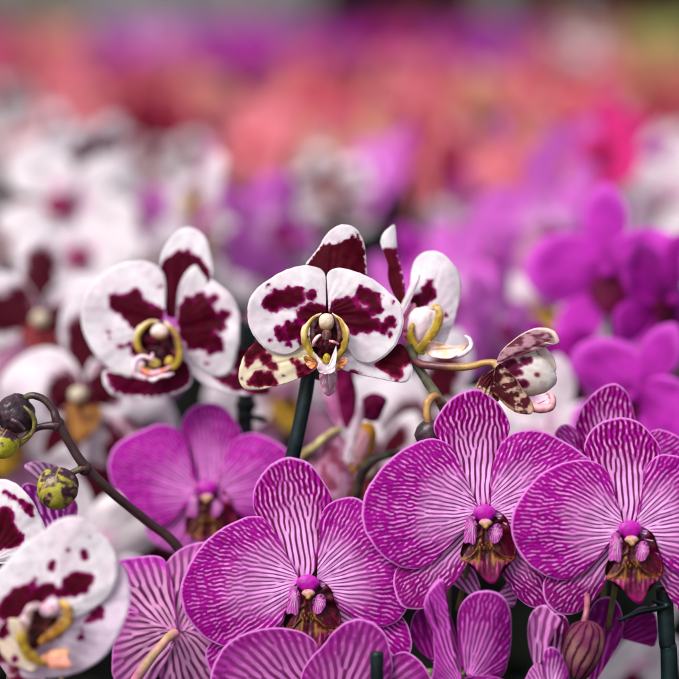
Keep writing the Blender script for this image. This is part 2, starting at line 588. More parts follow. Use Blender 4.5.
# flower A: sharpest, lower middle
A = lambda p: V(170, 440, 2.61, p)
striped_flower(Frame(307, 583, .800), "large striped pink orchid in the lower middle, its whole face open", [
    ("dorsal_sepal", A([(345, 372), (312, 330), (268, 262), (226, 205), (214, 160), (226, 110), (262, 66), (312, 47), (362, 62), (400, 108), (424, 160), (404, 205), (388, 280), (378, 340)]), A([(357, 372)])[0], dict(depth=-2.5, tilt=-3.5, cup=-1.5, axis=(-.1, -1))),
    ("lateral_sepal", A([(340, 390), (270, 440), (170, 510), (102, 540), (90, 575), (112, 622), (180, 640), (260, 600), (330, 500), (360, 420)]), A([(350, 395)])[0], dict(depth=-3, tilt=-3, cup=-1)),
    ("lateral_sepal", A([(380, 390), (450, 420), (540, 450), (600, 462), (628, 505), (630, 560), (590, 600), (500, 600), (420, 520), (370, 430)]), A([(368, 395)])[0], dict(depth=-3, tilt=-3, cup=-1, flip=True)),
    ("petal", A([(332, 352), (305, 300), (280, 250), (245, 206), (218, 200), (180, 208), (120, 240), (70, 290), (35, 355), (27, 410), (45, 465), (85, 512), (130, 537), (172, 536), (230, 508), (280, 488), (300, 440), (312, 400), (330, 388)]), A([(338, 372)])[0], dict(depth=0, tilt=2.0, cup=-2.2, arch=-1)),
    ("petal", A([(385, 352), (390, 310), (392, 250), (392, 205), (410, 172), (450, 153), (495, 156), (545, 205), (588, 290), (612, 370), (622, 430), (600, 472), (560, 490), (510, 482), (460, 450), (425, 410), (395, 385)]), A([(383, 372)])[0], dict(depth=-.5, tilt=1.0, cup=-2.2, arch=-1.5, flip=True)),
], 308.0, 583.5, .95, stem=[(307, 584, -3), (300, 604, -16), (286, 650, -26)])

B = lambda p: V(350, 370, 2.064, p)
striped_flower(Frame(484, 514, .792), "large striped pink orchid right of centre, its right petal covered by its neighbour", [
    ("dorsal_sepal", B([(262, 282), (240, 240), (205, 175), (176, 130), (180, 100), (205, 65), (240, 44), (272, 42), (305, 65), (328, 100), (332, 125), (312, 165), (296, 220), (292, 275)]), B([(277, 285)])[0], dict(depth=-2.5, tilt=-3, cup=-1.5, axis=(-.1, -1), kind='d1')),
    ("lateral_sepal", B([(262, 300), (225, 320), (170, 380), (105, 405), (90, 440), (100, 480), (125, 497), (165, 490), (210, 450), (250, 390), (272, 330)]), B([(270, 310)])[0], dict(depth=-3, tilt=-1, cup=-1, washc=lin(150, 20, 128), flip=True)),
    ("lateral_sepal", B([(285, 300), (330, 330), (380, 370), (425, 400), (442, 440), (425, 478), (390, 495), (355, 480), (325, 440), (295, 380), (275, 330)]), B([(284, 310)])[0], dict(depth=-3, tilt=-1, cup=-1, washc=lin(140, 18, 118))),
    ("petal", B([(262, 282), (242, 255), (232, 215), (215, 165), (183, 143), (150, 145), (105, 166), (62, 205), (32, 250), (24, 300), (38, 345), (72, 388), (115, 410), (155, 408), (185, 385), (210, 350), (235, 318), (262, 308)]), B([(268, 294)])[0], dict(depth=0, tilt=3, cup=-2.5, arch=-1, wash=1.15)),
    ("petal", B([(292, 282), (292, 240), (298, 190), (318, 148), (350, 128), (395, 126), (435, 142), (480, 172), (530, 220), (550, 280), (530, 330), (480, 370), (425, 380), (380, 365), (340, 335), (308, 308)]), B([(290, 294)])[0], dict(depth=-.5, tilt=-1, cup=-2.2, arch=-1.5, kind=2)),
], 484.3, 513.5, .94, stem=[(484, 514, -3), (478, 540, -16), (462, 620, -30)])

C = B
striped_flower(Frame(630, 531, .786), "large striped pink orchid at the right edge, overlapping the one on its left", [
    ("dorsal_sepal", C([(562, 318), (548, 270), (525, 215), (495, 180), (487, 160), (500, 128), (530, 106), (570, 99), (605, 112), (632, 140), (646, 170), (630, 195), (612, 230), (602, 280), (592, 318)]), C([(577, 320)])[0], dict(depth=-2.5, tilt=-3, cup=-1.5, axis=(0, -1), kind='d0')),
    ("lateral_sepal", C([(560, 335), (520, 360), (460, 400), (412, 425), (400, 455), (410, 488), (440, 508), (480, 502), (515, 470), (545, 410), (572, 350)]), C([(568, 342)])[0], dict(depth=-3, tilt=-1, cup=-1, washc=lin(140, 18, 118))),
    ("lateral_sepal", C([(590, 335), (625, 350), (680, 390), (730, 430), (745, 470), (725, 500), (690, 505), (668, 480), (640, 430), (610, 380), (582, 350)]), C([(586, 342)])[0], dict(depth=-3, tilt=-1, cup=-1, kind=2, washc=lin(140, 18, 118))),
    ("petal", C([(558, 318), (548, 285), (545, 245), (530, 208), (500, 188), (460, 188), (412, 205), (368, 240), (338, 285), (331, 325), (345, 370), (380, 410), (425, 432), (465, 430), (500, 402), (522, 370), (545, 345), (560, 340)]), C([(566, 328)])[0], dict(depth=0, tilt=2.5, cup=-2.5, arch=-1, kind=2, wash=1.15)),
    ("petal", C([(596, 318), (602, 280), (606, 230), (620, 192), (645, 176), (690, 180), (745, 205), (790, 260), (805, 320), (790, 380), (740, 420), (690, 425), (645, 395), (615, 355)]), C([(590, 328)])[0], dict(depth=-.5, tilt=0, cup=-2.2, arch=-1.5, kind=0)),
], 629.6, 530.0, 0.98, stem=[(629, 530, -3), (626, 560, -16), (618, 640, -30)])

striped_flower(Frame(612, 470, .822), "striped pink orchid hidden behind the right edge one, only upper petals showing", [
    ("dorsal_sepal", C([(525, 210), (490, 190), (468, 165), (464, 130), (472, 92), (495, 55), (525, 32), (548, 28), (568, 42), (582, 70), (590, 110), (585, 160), (560, 210)]), C([(545, 215)])[0], dict(depth=-1, tilt=2, cup=-1.5, axis=(-.1, -1), kind='d1', bias=.1)),
    ("petal", C([(520, 235), (480, 190), (450, 172), (425, 140), (432, 120), (450, 113), (470, 128), (500, 170), (535, 215)]), C([(530, 228)])[0], dict(depth=-2, tilt=0, washc=lin(190, 50, 170), wa=-.4, wb=.3)),
    ("petal", C([(560, 230), (585, 180), (610, 140), (632, 123), (665, 130), (700, 155), (720, 190), (700, 230), (640, 250), (580, 250)]), C([(562, 240)])[0], dict(depth=-1, tilt=1)),
    ("lateral_sepal", C([(530, 250), (490, 280), (480, 330), (520, 350), (550, 300), (555, 250)]), C([(540, 250)])[0], dict(depth=-3)),
], 612, 470, 0.9, lip=False, stem=[(612, 480, -3), (612, 520, -14), (608, 640, -20)], res=.8)

E = lambda p: V(90, 390, 3.233, p)
striped_flower(Frame(207, 492, .872), "slightly blurred purple pink orchid behind the dark bud stem, left of centre", [
    ("dorsal_sepal", E([(345, 335), (335, 285), (325, 210), (300, 155), (290, 115), (315, 68), (360, 44), (405, 45), (445, 68), (475, 112), (487, 150), (460, 190), (440, 250), (418, 315)]), E([(385, 322)])[0], dict(depth=-2.5, tilt=-3, cup=-1.5, axis=(0, -1))),
    ("lateral_sepal", E([(350, 345), (290, 380), (210, 425), (176, 448), (195, 490), (250, 520), (300, 530), (350, 480), (372, 400)]), E([(362, 350)])[0], dict(depth=-3, tilt=-1, kind=1, wash=.4)),
    ("lateral_sepal", E([(400, 345), (440, 400), (480, 450), (470, 520), (420, 560), (380, 480), (385, 400)]), E([(392, 350)])[0], dict(depth=-3, tilt=-1)),
    ("petal", E([(345, 330), (325, 280), (322, 210), (300, 145), (265, 116), (215, 113), (150, 138), (90, 175), (60, 230), (68, 295), (110, 350), (150, 410), (190, 440), (235, 440), (280, 400), (305, 360), (340, 345)]), E([(355, 335)])[0], dict(depth=0, tilt=2, cup=-2, arch=-1, wash=1.1, bias=.05)),
    ("petal", E([(410, 330), (435, 270), (440, 210), (465, 165), (510, 142), (560, 148), (620, 180), (670, 230), (680, 300), (640, 370), (580, 410), (520, 420), (460, 390), (425, 350)]), E([(405, 335)])[0], dict(depth=-.5, tilt=2, cup=-2, wash=1.1, bias=.05, kind=0)),
], 207, 489, 0.88, soft=.9, amount=.75, wash=1.05, red=True, res=.8, washc=lin(182, 34, 168), pale=lin(226, 130, 216), stem=[(207, 490, -3), (204, 520, -14), (196, 640, -26)])

# flower seen from behind with its pale stalk
F = lambda p: V(0, 480, 2.952, p)
fF = Frame(176, 632, .815)
bk = dict(pale=lin(224, 158, 208), washc=lin(190, 84, 176), wa=.5, wb=1.1)
rF = striped_flower(fF, "pale pink orchid turned away, showing its back and pale stalk", [
    ("petal", F([(520, 445), (480, 400), (462, 340), (466, 290), (490, 245), (530, 208), (585, 188), (640, 190), (700, 230), (720, 300), (690, 380), (620, 430), (560, 448)]), F([(525, 450)])[0], dict(depth=-3, tilt=-4, kind='b0', **bk)),
    ("petal", F([(500, 475), (470, 540), (470, 600), (510, 660), (580, 680), (650, 640), (680, 560), (640, 490), (580, 450), (535, 450)]), F([(520, 455)])[0], dict(depth=-3, tilt=-4, kind='b0', flip=True, **bk)),
    ("dorsal_sepal", F([(500, 445), (480, 400), (440, 385), (370, 392), (345, 330), (342, 250), (385, 234), (440, 228), (480, 238), (505, 300), (520, 400), (520, 440)]), F([(512, 448)])[0], dict(depth=-1, tilt=-5, kind='b0', wash=1.3, **{k: v for k, v in bk.items() if k != 'washc'}, washc=lin(200, 60, 190))),
    ("lateral_sepal", F([(505, 450), (440, 408), (380, 392), (345, 440), (330, 500), (330, 590), (380, 640), (440, 610), (490, 540), (515, 475)]), F([(512, 455)])[0], dict(depth=-1, tilt=-3, kind='b0', flip=True, **bk)),
], 176, 632, 1.0, lip=False)
part("pedicel", fF, rF, tube([F([(520, 448)])[0] + (2,), F([(490, 470)])[0] + (7,), F([(440, 530)])[0] + (12,), F([(380, 620)])[0] + (12,)], [5.2, 4.4, 4.8, 5.2], flat(lin(196, 160, 120), lin(214, 130, 150), 14)), M_STEM)

G = A
fG = Frame(316, 672, .782)
bg = dict(pale=lin(206, 120, 194), washc=lin(156, 38, 142), wa=.3, wb=1.0)
rG = striped_flower(fG, "muted purple orchid cut by the bottom edge, in front of the large open flower", [
    ("petal", G([(340, 640), (250, 690), (150, 690), (108, 640), (112, 590), (145, 535), (200, 502), (262, 490), (322, 494), (368, 514), (388, 550), (380, 610)]), G([(370, 690)])[0], dict(depth=0, tilt=2, kind='b0', bias=.12, **bg)),
    ("petal", G([(520, 700), (560, 620), (575, 570), (605, 550), (640, 562), (672, 600), (690, 650), (650, 710), (570, 730)]), G([(480, 700)])[0], dict(depth=1, tilt=3, kind='b0', flip=True, bias=.15, **bg)),
    ("dorsal_sepal", G([(400, 700), (350, 660), (342, 620), (360, 575), (400, 530), (432, 490), (475, 464), (520, 466), (556, 495), (574, 545), (578, 610), (540, 680), (470, 710)]), G([(440, 740)])[0], dict(depth=3, tilt=3, kind='b0', bias=.2, **bg)),
], 440, 740, 1.0, lip=False, stem=[G([(440, 690)])[0] + (0,), G([(440, 800)])[0] + (-8,), G([(430, 900)])[0] + (-8,)])

H = lambda p: V(380, 560, 4.24, p)
fH = Frame(455, 672, .776)
hk = dict(washc=lin(146, 22, 134), pale=lin(214, 120, 206))
striped_flower(fH, "narrow half turned purple orchid at the bottom with upright petals", [
    ("petal", H([(360, 470), (340, 400), (328, 300), (332, 220), (360, 165), (410, 130), (470, 125), (520, 150), (550, 215), (558, 320), (545, 430), (520, 500), (440, 500)]), H([(370, 490)])[0], dict(depth=1, tilt=4, cup=-4, kind=0, bias=.1, axis=(.25, -1), wa=.1, wb=.7, **hk)),
    ("petal", H([(340, 470), (300, 400), (250, 300), (212, 200), (200, 140), (230, 90), (262, 75), (275, 110), (282, 180), (310, 270), (330, 350), (345, 430)]), H([(345, 480)])[0], dict(depth=-1, tilt=3, cup=4, kind=1, bias=.1, axis=(-.3, -1), wa=.0, wb=.6, **hk)),
    ("dorsal_sepal", H([(345, 480), (300, 440), (240, 340), (205, 260), (185, 190), (200, 130), (240, 85), (264, 74), (240, 130), (215, 210), (225, 320), (228, 430), (222, 520), (330, 520)]), H([(335, 500)])[0], dict(depth=1.5, tilt=4, cup=2, kind=2, bias=.35, pale=lin(222, 110, 214), washc=lin(190, 60, 180))),
    ("lateral_sepal", H([(350, 500), (380, 485), (440, 480), (500, 490), (530, 520), (450, 560), (360, 560)]), H([(350, 530)])[0], dict(depth=5, tilt=2, wash=1.4, bias=.2, **hk)),
], 455, 676, 1.0, lip=False, stem=[(462, 672, -2), (464, 700, -6), (466, 760, -8)])

# small part-open flower with striped cup bud, bottom right of centre
I_ = lambda p: V(520, 560, 4.27, p)
fI = Frame(553, 672, .780)
rI = striped_flower(fI, "curled striped pink orchid at the bottom edge beside the brownish ribbed bud", [
    ("petal", I_([(60, 450), (35, 370), (26, 290), (38, 225), (70, 192), (105, 186), (125, 205), (160, 240), (130, 260), (100, 300), (80, 360), (75, 420)]), I_([(75, 470)])[0], dict(depth=2, tilt=4, cup=5, kind='b0', pale=lin(232, 160, 224), wash=.5)),
    ("petal", I_([(105, 500), (92, 430), (95, 380), (120, 356), (150, 370), (180, 415), (202, 480), (200, 540), (140, 560)]), I_([(120, 560)])[0], dict(depth=6, tilt=2, cup=-2, kind=0, washc=lin(160, 40, 150), wa=.2, wb=.8)),
    ("lateral_sepal", I_([(20, 500), (50, 450), (80, 430), (100, 470), (110, 540), (40, 560), (0, 530)]), I_([(90, 560)])[0], dict(depth=3, wash=.6)),
    ("dorsal_sepal", I_([(150, 450), (110, 380), (105, 310), (130, 250), (175, 235), (210, 270), (220, 400), (200, 480)]), I_([(165, 480)])[0], dict(depth=-3, wash=1.6, bias=.2, washc=lin(90, 10, 84))),
], 553, 680, 1.0, lip=False, stem=[(550, 690, -2), (552, 720, -6), (552, 760, -8)])


def bud_pig(i):
    a = np.arctan2(i['x'], i['z'] + 0.001)
    y = i['y']
    g = np.sin(a * 13 + 2.2 * np.sin(y * 2) + 2 * (fbm(i['x'] * 2 + 5, y * 3 + 5, 3) - .5))
    c = mixc(lin(140, 96, 94), lin(120, 52, 84), sstep(.3, .7, fbm(i['x'] * 2 + 9, y * 2 + 9, 8)))  # base colours darkened, standing in for the shade on the bud
    return mixc(c, lin(66, 8, 46), sstep(.35, .8, g))


fJb = Frame(583, 642, .784)
rt = thing("orchid_bud", fJb, "rounded brownish pink bud with dark ribs near the bottom edge, right of the curled flower", "flower bud")
part("bud_body", fJb, rt, blob(I_([(262, 385)])[0], (21, 31), bud_pig, rz=20, rot=14, shape=lambda x, y, z: (x * (.98 - .22 * y) * (1 + .05 * np.cos(6 * np.arctan2(x, z))) + .12 * y * y, y, z), n=110, m=80, bump=.08), M_PETAL)
part("pedicel", fJb, rt, tube([I_([(262, 300)])[0] + (-2,), I_([(276, 250)])[0] + (0,), I_([(288, 205)])[0] + (-2,), (592, 585, -14)], [3.5, 3.1, 3.0, 3], flat(lin(150, 84, 100), lin(120, 50, 76), 8)), M_STEM)  # stalk colours lowered for the same shade as the bud

# dim magenta petals low between the sharp flowers, shade put into their colours
fK = Frame(600, 640, .815)
striped_flower(fK, "dim purple orchid in shade behind the brown ribbed bud", [
    ("petal", I_([(300, 520), (290, 400), (285, 280), (310, 190), (360, 155), (410, 170), (438, 240), (436, 330), (400, 400), (350, 470)]), I_([(310, 540)])[0], dict(kind='b0', wash=1.3, wa=-.5, wb=.5, bias=.1, washc=lin(130, 20, 118), pale=lin(180, 70, 160))),
    ("petal", I_([(440, 330), (480, 250), (540, 215), (600, 250), (610, 330), (590, 385), (540, 370), (480, 350)]), I_([(440, 345)])[0], dict(depth=-6, tilt=-6, kind='b0', wash=1.3, wa=-.5, wb=.5, washc=lin(120, 16, 100), pale=lin(160, 40, 140))),
], 600, 660, 1.0, lip=False, res=.6, stem=[(592, 680, -2), (594, 720, -6), (594, 760, -8)])
fK2 = Frame(425, 640, .812)
striped_flower(fK2, "dim purple orchid petal in shade between the two large open flowers", [
    ("petal", H([(220, 420), (160, 380), (130, 320), (135, 250), (165, 205), (200, 215), (230, 300), (240, 380)]), H([(230, 440)])[0], dict(kind='b0', wash=1.3, wa=-.5, wb=.5, washc=lin(130, 20, 118), pale=lin(170, 50, 150))),
    ("lateral_sepal", H([(400, 160), (350, 130), (300, 90), (330, 40), (380, 20), (420, 90), (430, 150)]), H([(420, 170)])[0], dict(depth=-2, kind='b0', wash=.3)),
    ("lateral_sepal", H([(500, 160), (540, 100), (580, 110), (586, 150), (570, 200), (530, 190)]), H([(490, 165)])[0], dict(depth=-2, kind='b0', wash=.3)),
], 425, 660, 1.0, lip=False, res=.6, stem=[(430, 670, -2), (432, 720, -6), (432, 760, -8)])

# small petals behind the round bud
N_ = lambda p: V(0, 380, 3.395, p)
fQ = Frame(55, 500, .82)
striped_flower(fQ, "small purple pink orchid just behind the round yellow green bud", [
    ("petal", N_([(150, 350), (105, 325), (82, 295), (95, 281), (130, 277), (170, 284), (200, 300), (190, 350)]), N_([(180, 360)])[0], dict(kind='b0', pale=lin(238, 200, 232), wash=.4, washc=lin(214, 110, 206))),
    ("petal", N_([(160, 520), (120, 450), (80, 395), (76, 360), (105, 350), (150, 370), (200, 410), (230, 470), (200, 530)]), N_([(190, 560)])[0], dict(depth=1, kind='b0', wash=1.2, washc=lin(140, 30, 140), wa=.0, wb=.6)),
    ("petal", N_([(150, 540), (160, 470), (180, 400), (230, 390), (262, 425), (255, 490), (240, 560)]), N_([(200, 570)])[0], dict(depth=-1, kind='b0', wash=.8, pale=lin(214, 130, 206))),
], 55, 540, 1.0, lip=False, res=.7, stem=[(56, 540, -2), (58, 600, -6), (60, 760, -8)])

_sheet = sheet


def sheet(*a, **k):
    k.setdefault('ridges', 0.22)
    return _sheet(*a, **k)

# ------------------------------------------------------------------ spotted white orchids
YEL, YEL2 = lin(196, 158, 48), lin(150, 104, 30)
IVORY, IVORY2 = lin(236, 222, 200), lin(206, 176, 142)
PINKW = lin(232, 190, 206)


def arm_pig(i):
    u, e = i['u'], np.abs(np.cos(i['ph']))
    c = mixc(lin(214, 186, 140), lin(170, 142, 44), sstep(.08, .4, u))
    c = mixc(c, lin(140, 96, 40), sstep(.35, .65, fbm(i['x'] / 3, i['y'] / 5, 6)) * .7)
    c = mixc(c, lin(150, 146, 40), sstep(.65, .95, u))
    return mixc(c, lin(226, 204, 150), sstep(.86, .97, e))


def P_spot(pts, R):
    return R(pts)


SP = lambda p: V(280, 280, 6.79, p)
J = lambda p: V(230, 210, 3.395, p)


def cr(R, lst, k):
    """circles given in a zoomed view; k is that view's scale"""
    return [(R([(x, y)])[0][0], R([(x, y)])[0][1], r / k) for x, y, r in lst]


fr = Frame(325, 325, .800)
root = thing("orchid_flower", fr, "white orchid with burgundy blotches standing alone at the centre, facing straight forward", "orchid flower")
top = J([(350, 352), (304, 335), (300, 300), (318, 245), (300, 215), (258, 187), (272, 160), (300, 125), (318, 92), (350, 58), (388, 47), (425, 58), (446, 85), (460, 130), (463, 190), (460, 222), (400, 240), (348, 260), (350, 300)])
part("dorsal_sepal", fr, root, sheet(top, J([(328, 335)])[0],
     spotted([], extra=lambda i: (0.965 - 0.20 * sstep(-.55, .1, i['b']) * sstep(.62, .8, i['s']) * (1 - sstep(.05, .75, i['b'])) - i['T']) * 60, ink=lin(72, 0, 20), halo=lin(96, 2, 36)), depth=-3, tilt=-3, cup=-3, axis=(.1, -1), n=300, nr=120, ridges=.4), M_PETAL)
sl = [(98, 560, 20), (70, 490, 25), (95, 470, 30), (60, 520, 14), (120, 505, 24), (148, 532, 17), (95, 580, 26), (130, 575, 26), (155, 590, 12), (70, 590, 14), (210, 512, 12), (235, 535, 16), (245, 560, 18), (262, 540, 16), (232, 520, 10), (275, 530, 14), (180, 563, 5), (40, 572, 5)]
part("lateral_sepal", fr, root, sheet(J([(312, 470), (250, 440), (170, 470), (120, 455), (88, 446), (55, 480), (32, 530), (28, 575), (50, 608), (100, 611), (180, 592), (240, 570), (285, 545), (320, 500)]), J([(318, 480)])[0],
     spotted(cr(J, sl, 3.395), ground=lin(238, 226, 196), ink=lin(70, 0, 20), halo=lin(130, 20, 60), tint=lin(216, 206, 120)), depth=-3, tilt=-1, cup=-1, n=260, nr=120), M_PETAL)
sr = [(590, 480, 45), (560, 510, 36), (530, 520, 30), (505, 528, 14), (555, 545, 26), (570, 555, 14), (605, 500, 30), (570, 580, 6), (545, 490, 40), (430, 560, 15), (415, 555, 12)]
part("lateral_sepal", fr, root, sheet(J([(340, 470), (400, 440), (480, 500), (540, 480), (575, 455), (600, 472), (616, 510), (622, 552), (605, 582), (570, 586), (500, 572), (440, 560), (380, 540), (345, 500)]), J([(338, 478)])[0],
     spotted(cr(J, sr, 3.395), ink=lin(70, 0, 20), halo=lin(150, 20, 80)), depth=-3, tilt=-1, cup=-1, n=260, nr=120), M_PETAL)
pl = [(140, 315, 30), (165, 298, 34), (150, 330, 22), (190, 305, 30), (205, 285, 26), (232, 275, 20), (235, 300, 22), (215, 315, 20), (278, 287, 20), (130, 257, 7), (250, 355, 24), (275, 340, 26), (300, 345, 32), (300, 380, 30), (262, 370, 20),
      (225, 398, 26), (200, 395, 20), (165, 412, 19), (175, 432, 16), (210, 420, 22), (238, 415, 22), (250, 440, 20), (135, 440, 8), (200, 455, 11), (188, 430, 14)]
part("petal", fr, root, sheet(J([(322, 350), (326, 300), (326, 240), (318, 208), (292, 192), (245, 188), (190, 202), (130, 236), (88, 270), (64, 310), (60, 360), (74, 415), (110, 462), (150, 486), (195, 492), (235, 465), (258, 420), (285, 385), (320, 372)]), J([(325, 362)])[0],
     spotted(cr(J, pl, 3.395)), depth=0, tilt=1.5, cup=-2.5, arch=-1, n=330, nr=150), M_PETAL)
prs = [(450, 280, 24), (445, 300, 20), (475, 295, 26), (505, 292, 14), (490, 320, 24), (500, 335, 18), (480, 340, 14), (553, 311, 7), (545, 378, 20), (525, 395, 18), (520, 412, 12), (543, 425, 9), (548, 385, 16), (490, 392, 24), (465, 400, 24),
       (440, 370, 46), (430, 400, 22), (400, 350, 40), (375, 340, 36), (405, 315, 24), (370, 320, 22), (360, 365, 34), (415, 385, 30)]
part("petal", fr, root, sheet(J([(338, 350), (345, 310), (340, 265), (328, 228), (340, 205), (375, 197), (430, 208), (490, 238), (545, 285), (580, 320), (589, 360), (582, 415), (555, 470), (510, 508), (465, 522), (425, 505), (405, 465), (385, 420), (360, 380)]), J([(336, 362)])[0],
     spotted(cr(J, prs, 3.395)), depth=0, tilt=1.5, cup=-2.5, arch=-1, n=330, nr=150, seed=3), M_PETAL)
lip = part("lip", fr, root, sheet(SP([(250, 235), (315, 220), (385, 240), (425, 310), (430, 400), (405, 490), (330, 560), (240, 500), (205, 400), (210, 300)]), SP([(315, 380)])[0], flat(DEEP * .7, lin(96, 6, 40), 4), depth=0, roll=-3, n=90, nr=40, ruffle=1), M_LIP)


def arm_ring(i, cx=326, cy=336, asp=.84, r0=16.5, r1=20.5):
    rr = np.hypot(i['x'] - cx, (i['y'] - cy) * asp) + 16.5 - r0
    n_ = fbm(i['x'] / 2.5, i['y'] / 4, 6)
    c = mixc(lin(112, 66, 58), lin(172, 142, 48), sstep(14.5, 18.5, rr + 3 * (n_ - .5)))
    c = mixc(c, lin(120, 96, 34), .6 * sstep(.4, .7, n_))
    c = mixc(c, lin(226, 204, 160), sstep(19.8, 21.2, rr) * sstep(346, 326, i['y']))
    return mixc(c, lin(222, 204, 176), sstep(.16, .02, i['u']))


arml = tube([SP([(282, 226)])[0] + (5,), SP([(225, 262)])[0] + (6,), SP([(180, 320)])[0] + (6.5,), SP([(168, 390)])[0] + (6.5,), SP([(190, 455)])[0] + (6,), SP([(232, 515)])[0] + (6.5,), SP([(300, 555)])[0] + (7,)], [0.6, 1.7, 2.9, 3.4, 3.4, 2.6, 1.0], arm_ring, n=24, flat=.5, bump=.35)
armr = tube([SP([(355, 226)])[0] + (5,), SP([(405, 268)])[0] + (6,), SP([(440, 330)])[0] + (6.5,), SP([(447, 395)])[0] + (6.5,), SP([(430, 460)])[0] + (6,), SP([(395, 515)])[0] + (6.5,), SP([(330, 555)])[0] + (7,)], [0.6, 1.7, 2.9, 3.4, 3.4, 2.6, 1.0], arm_ring, n=24, flat=.5, bump=.35, seed=4)
part("side_lobe", fr, lip, arml, M_LIP)
part("side_lobe", fr, lip, armr, M_LIP)
brown = flat(lin(130, 96, 96), lin(84, 40, 44), 4)
part("throat_ridge", fr, lip, [tube([SP([(268, 245)])[0] + (5,), SP([(232, 300)])[0] + (4,), SP([(222, 380)])[0] + (4,), SP([(245, 450)])[0] + (4,)], [1, 2.6, 2.6, 1.2], brown, n=10),
                               tube([SP([(365, 245)])[0] + (5,), SP([(396, 300)])[0] + (4,), SP([(405, 380)])[0] + (4,), SP([(385, 450)])[0] + (4,)], [1, 2.6, 2.6, 1.2], brown, n=10)], M_LIP)
col = part("column", fr, root, blob(SP([(316, 288)])[0], (7.6, 9.0), lambda i: mixc(lin(226, 206, 186), lin(180, 136, 84), sstep(-.1, .8, i['y'])), depth=5, rz=7, bump=.15, shape=lambda x, y, z: (x * (1 - .1 * y + .08 * y * y), y, z * (1 - .3 * y)), n=48, m=30), M_LIP)
part("stigma", fr, col, blob(SP([(318, 372)])[0], (5.0, 7.5), flat(lin(130, 92, 90), lin(90, 50, 54), 4), depth=4.5, rz=5), M_LIP)
part("callus", fr, lip, [blob(SP([(312, 455)])[0], (5.5, 8.5), flat(lin(60, 6, 20), lin(30, 4, 12), 3), depth=5, rz=5, bump=.5),
                         blob(SP([(276, 440)])[0], (3.5, 4.6), flat(lin(96, 6, 34), DEEP, 3), depth=6, rz=4, bump=.5), blob(SP([(345, 440)])[0], (3.6, 4.6), flat(lin(96, 6, 34), DEEP, 3), depth=6, rz=4, bump=.5),
                         blob(SP([(318, 535)])[0], (4.0, 5.6), flat(lin(190, 170, 50), lin(140, 110, 30), 3), depth=6.5, rz=3),
                         tube([SP([(278, 372)])[0] + (8,), SP([(252, 392)])[0] + (8.5,), SP([(230, 425)])[0] + (8,), SP([(225, 450)])[0] + (7,)], [1.1, 2.0, 1.8, .8], flat(lin(244, 214, 206), lin(220, 150, 160), 3), n=8, sub=6),
                         tube([SP([(335, 415)])[0] + (8,), SP([(365, 420)])[0] + (8.5,), SP([(400, 436)])[0] + (8,)], [1.1, 1.6, .8], flat(lin(240, 190, 190), lin(210, 120, 140), 3), n=8, sub=6)], M_LIP)
wh = flat(lin(240, 226, 232), lin(222, 192, 206), 5)
part("middle_lobe", fr, lip, sheet(SP([(228, 488), (262, 522), (300, 578), (335, 574), (362, 520), (380, 448), (388, 500), (380, 560), (372, 615), (330, 636), (280, 634), (252, 600), (262, 560), (235, 520)]), SP([(322, 598)])[0], wh, depth=9, cup=2, n=150, nr=40, roll=1, ruffle=.5), M_LIP)
org = flat(lin(214, 150, 96), lin(196, 116, 70), 5, rimc=lin(240, 214, 190))
part("side_flap", fr, lip, sheet(SP([(160, 512), (205, 520), (245, 545), (258, 575), (238, 600), (205, 598), (175, 562)]), SP([(240, 560)])[0], org, depth=6, tilt=1, n=80, nr=30), M_LIP)
part("side_flap", fr, lip, sheet(SP([(378, 548), (415, 532), (455, 530), (448, 565), (425, 598), (392, 612), (372, 590)]), SP([(388, 570)])[0], org, depth=6, tilt=1, n=80, nr=30), M_LIP)
part("lip_tip", fr, lip, sheet(SP([(275, 625), (375, 620), (382, 690), (376, 750), (330, 790), (285, 750), (270, 680)]), SP([(322, 632)])[0], flat(lin(216, 176, 196), lin(196, 130, 160), 5), depth=4, tilt=-6, n=80, nr=30), M_LIP)
part("pedicel", fr, root, tube([(325, 330, -3), (322, 352, -14), (318, 380, -18)], [4, 3.4, 3.6], flat(lin(120, 96, 70), lin(90, 104, 56), 9)), M_STEM)

# left spotted flower, a little behind the focus
K = lambda p: V(70, 210, 3.233, p)
fr = Frame(159, 336, .858)
root = thing("orchid_flower", fr, "white orchid with burgundy blotches and round yellow throat, left of the central one", "orchid flower")
part("dorsal_sepal", fr, root, sheet(K([(340, 350), (308, 340), (305, 280), (300, 220), (288, 185), (298, 130), (328, 82), (368, 56), (408, 62), (436, 92), (452, 140), (458, 200), (440, 240), (400, 200), (375, 230), (362, 290), (362, 345)]), K([(336, 330)])[0],
     spotted([], extra=lambda i: (0.985 - 0.25 * sstep(.45, .75, i['s']) * sstep(-.9, -.2, i['b'] * 0 + .5) - i['T']) * 60, ink=lin(74, 0, 28)), depth=-3, tilt=-2, cup=2, axis=(.15, -1), n=260, nr=110, ridges=.4), M_PETAL)
part("lateral_sepal", fr, root, sheet(K([(300, 470), (230, 520), (150, 530), (104, 522), (106, 565), (140, 602), (200, 612), (280, 612), (350, 592), (390, 560), (385, 500), (340, 470)]), K([(320, 478)])[0],
     spotted([], extra=lambda i: np.minimum((.93 - i['T']) * 50, 8 + 0 * i['T']), ink=lin(84, 2, 38)), depth=-3, tilt=-1, n=220, nr=90), M_PETAL)
part("lateral_sepal", fr, root, sheet(K([(350, 450), (385, 520), (440, 570), (520, 596), (585, 600), (640, 590), (640, 520), (600, 460), (540, 450), (450, 450)]), K([(345, 445)])[0],
     spotted(cr(K, [(560, 480, 50), (590, 540, 55), (540, 560, 30), (500, 545, 25), (620, 590, 30), (470, 540, 12)], 3.233), ink=lin(74, 0, 28)), depth=-4, tilt=-1, n=220, nr=90), M_PETAL)
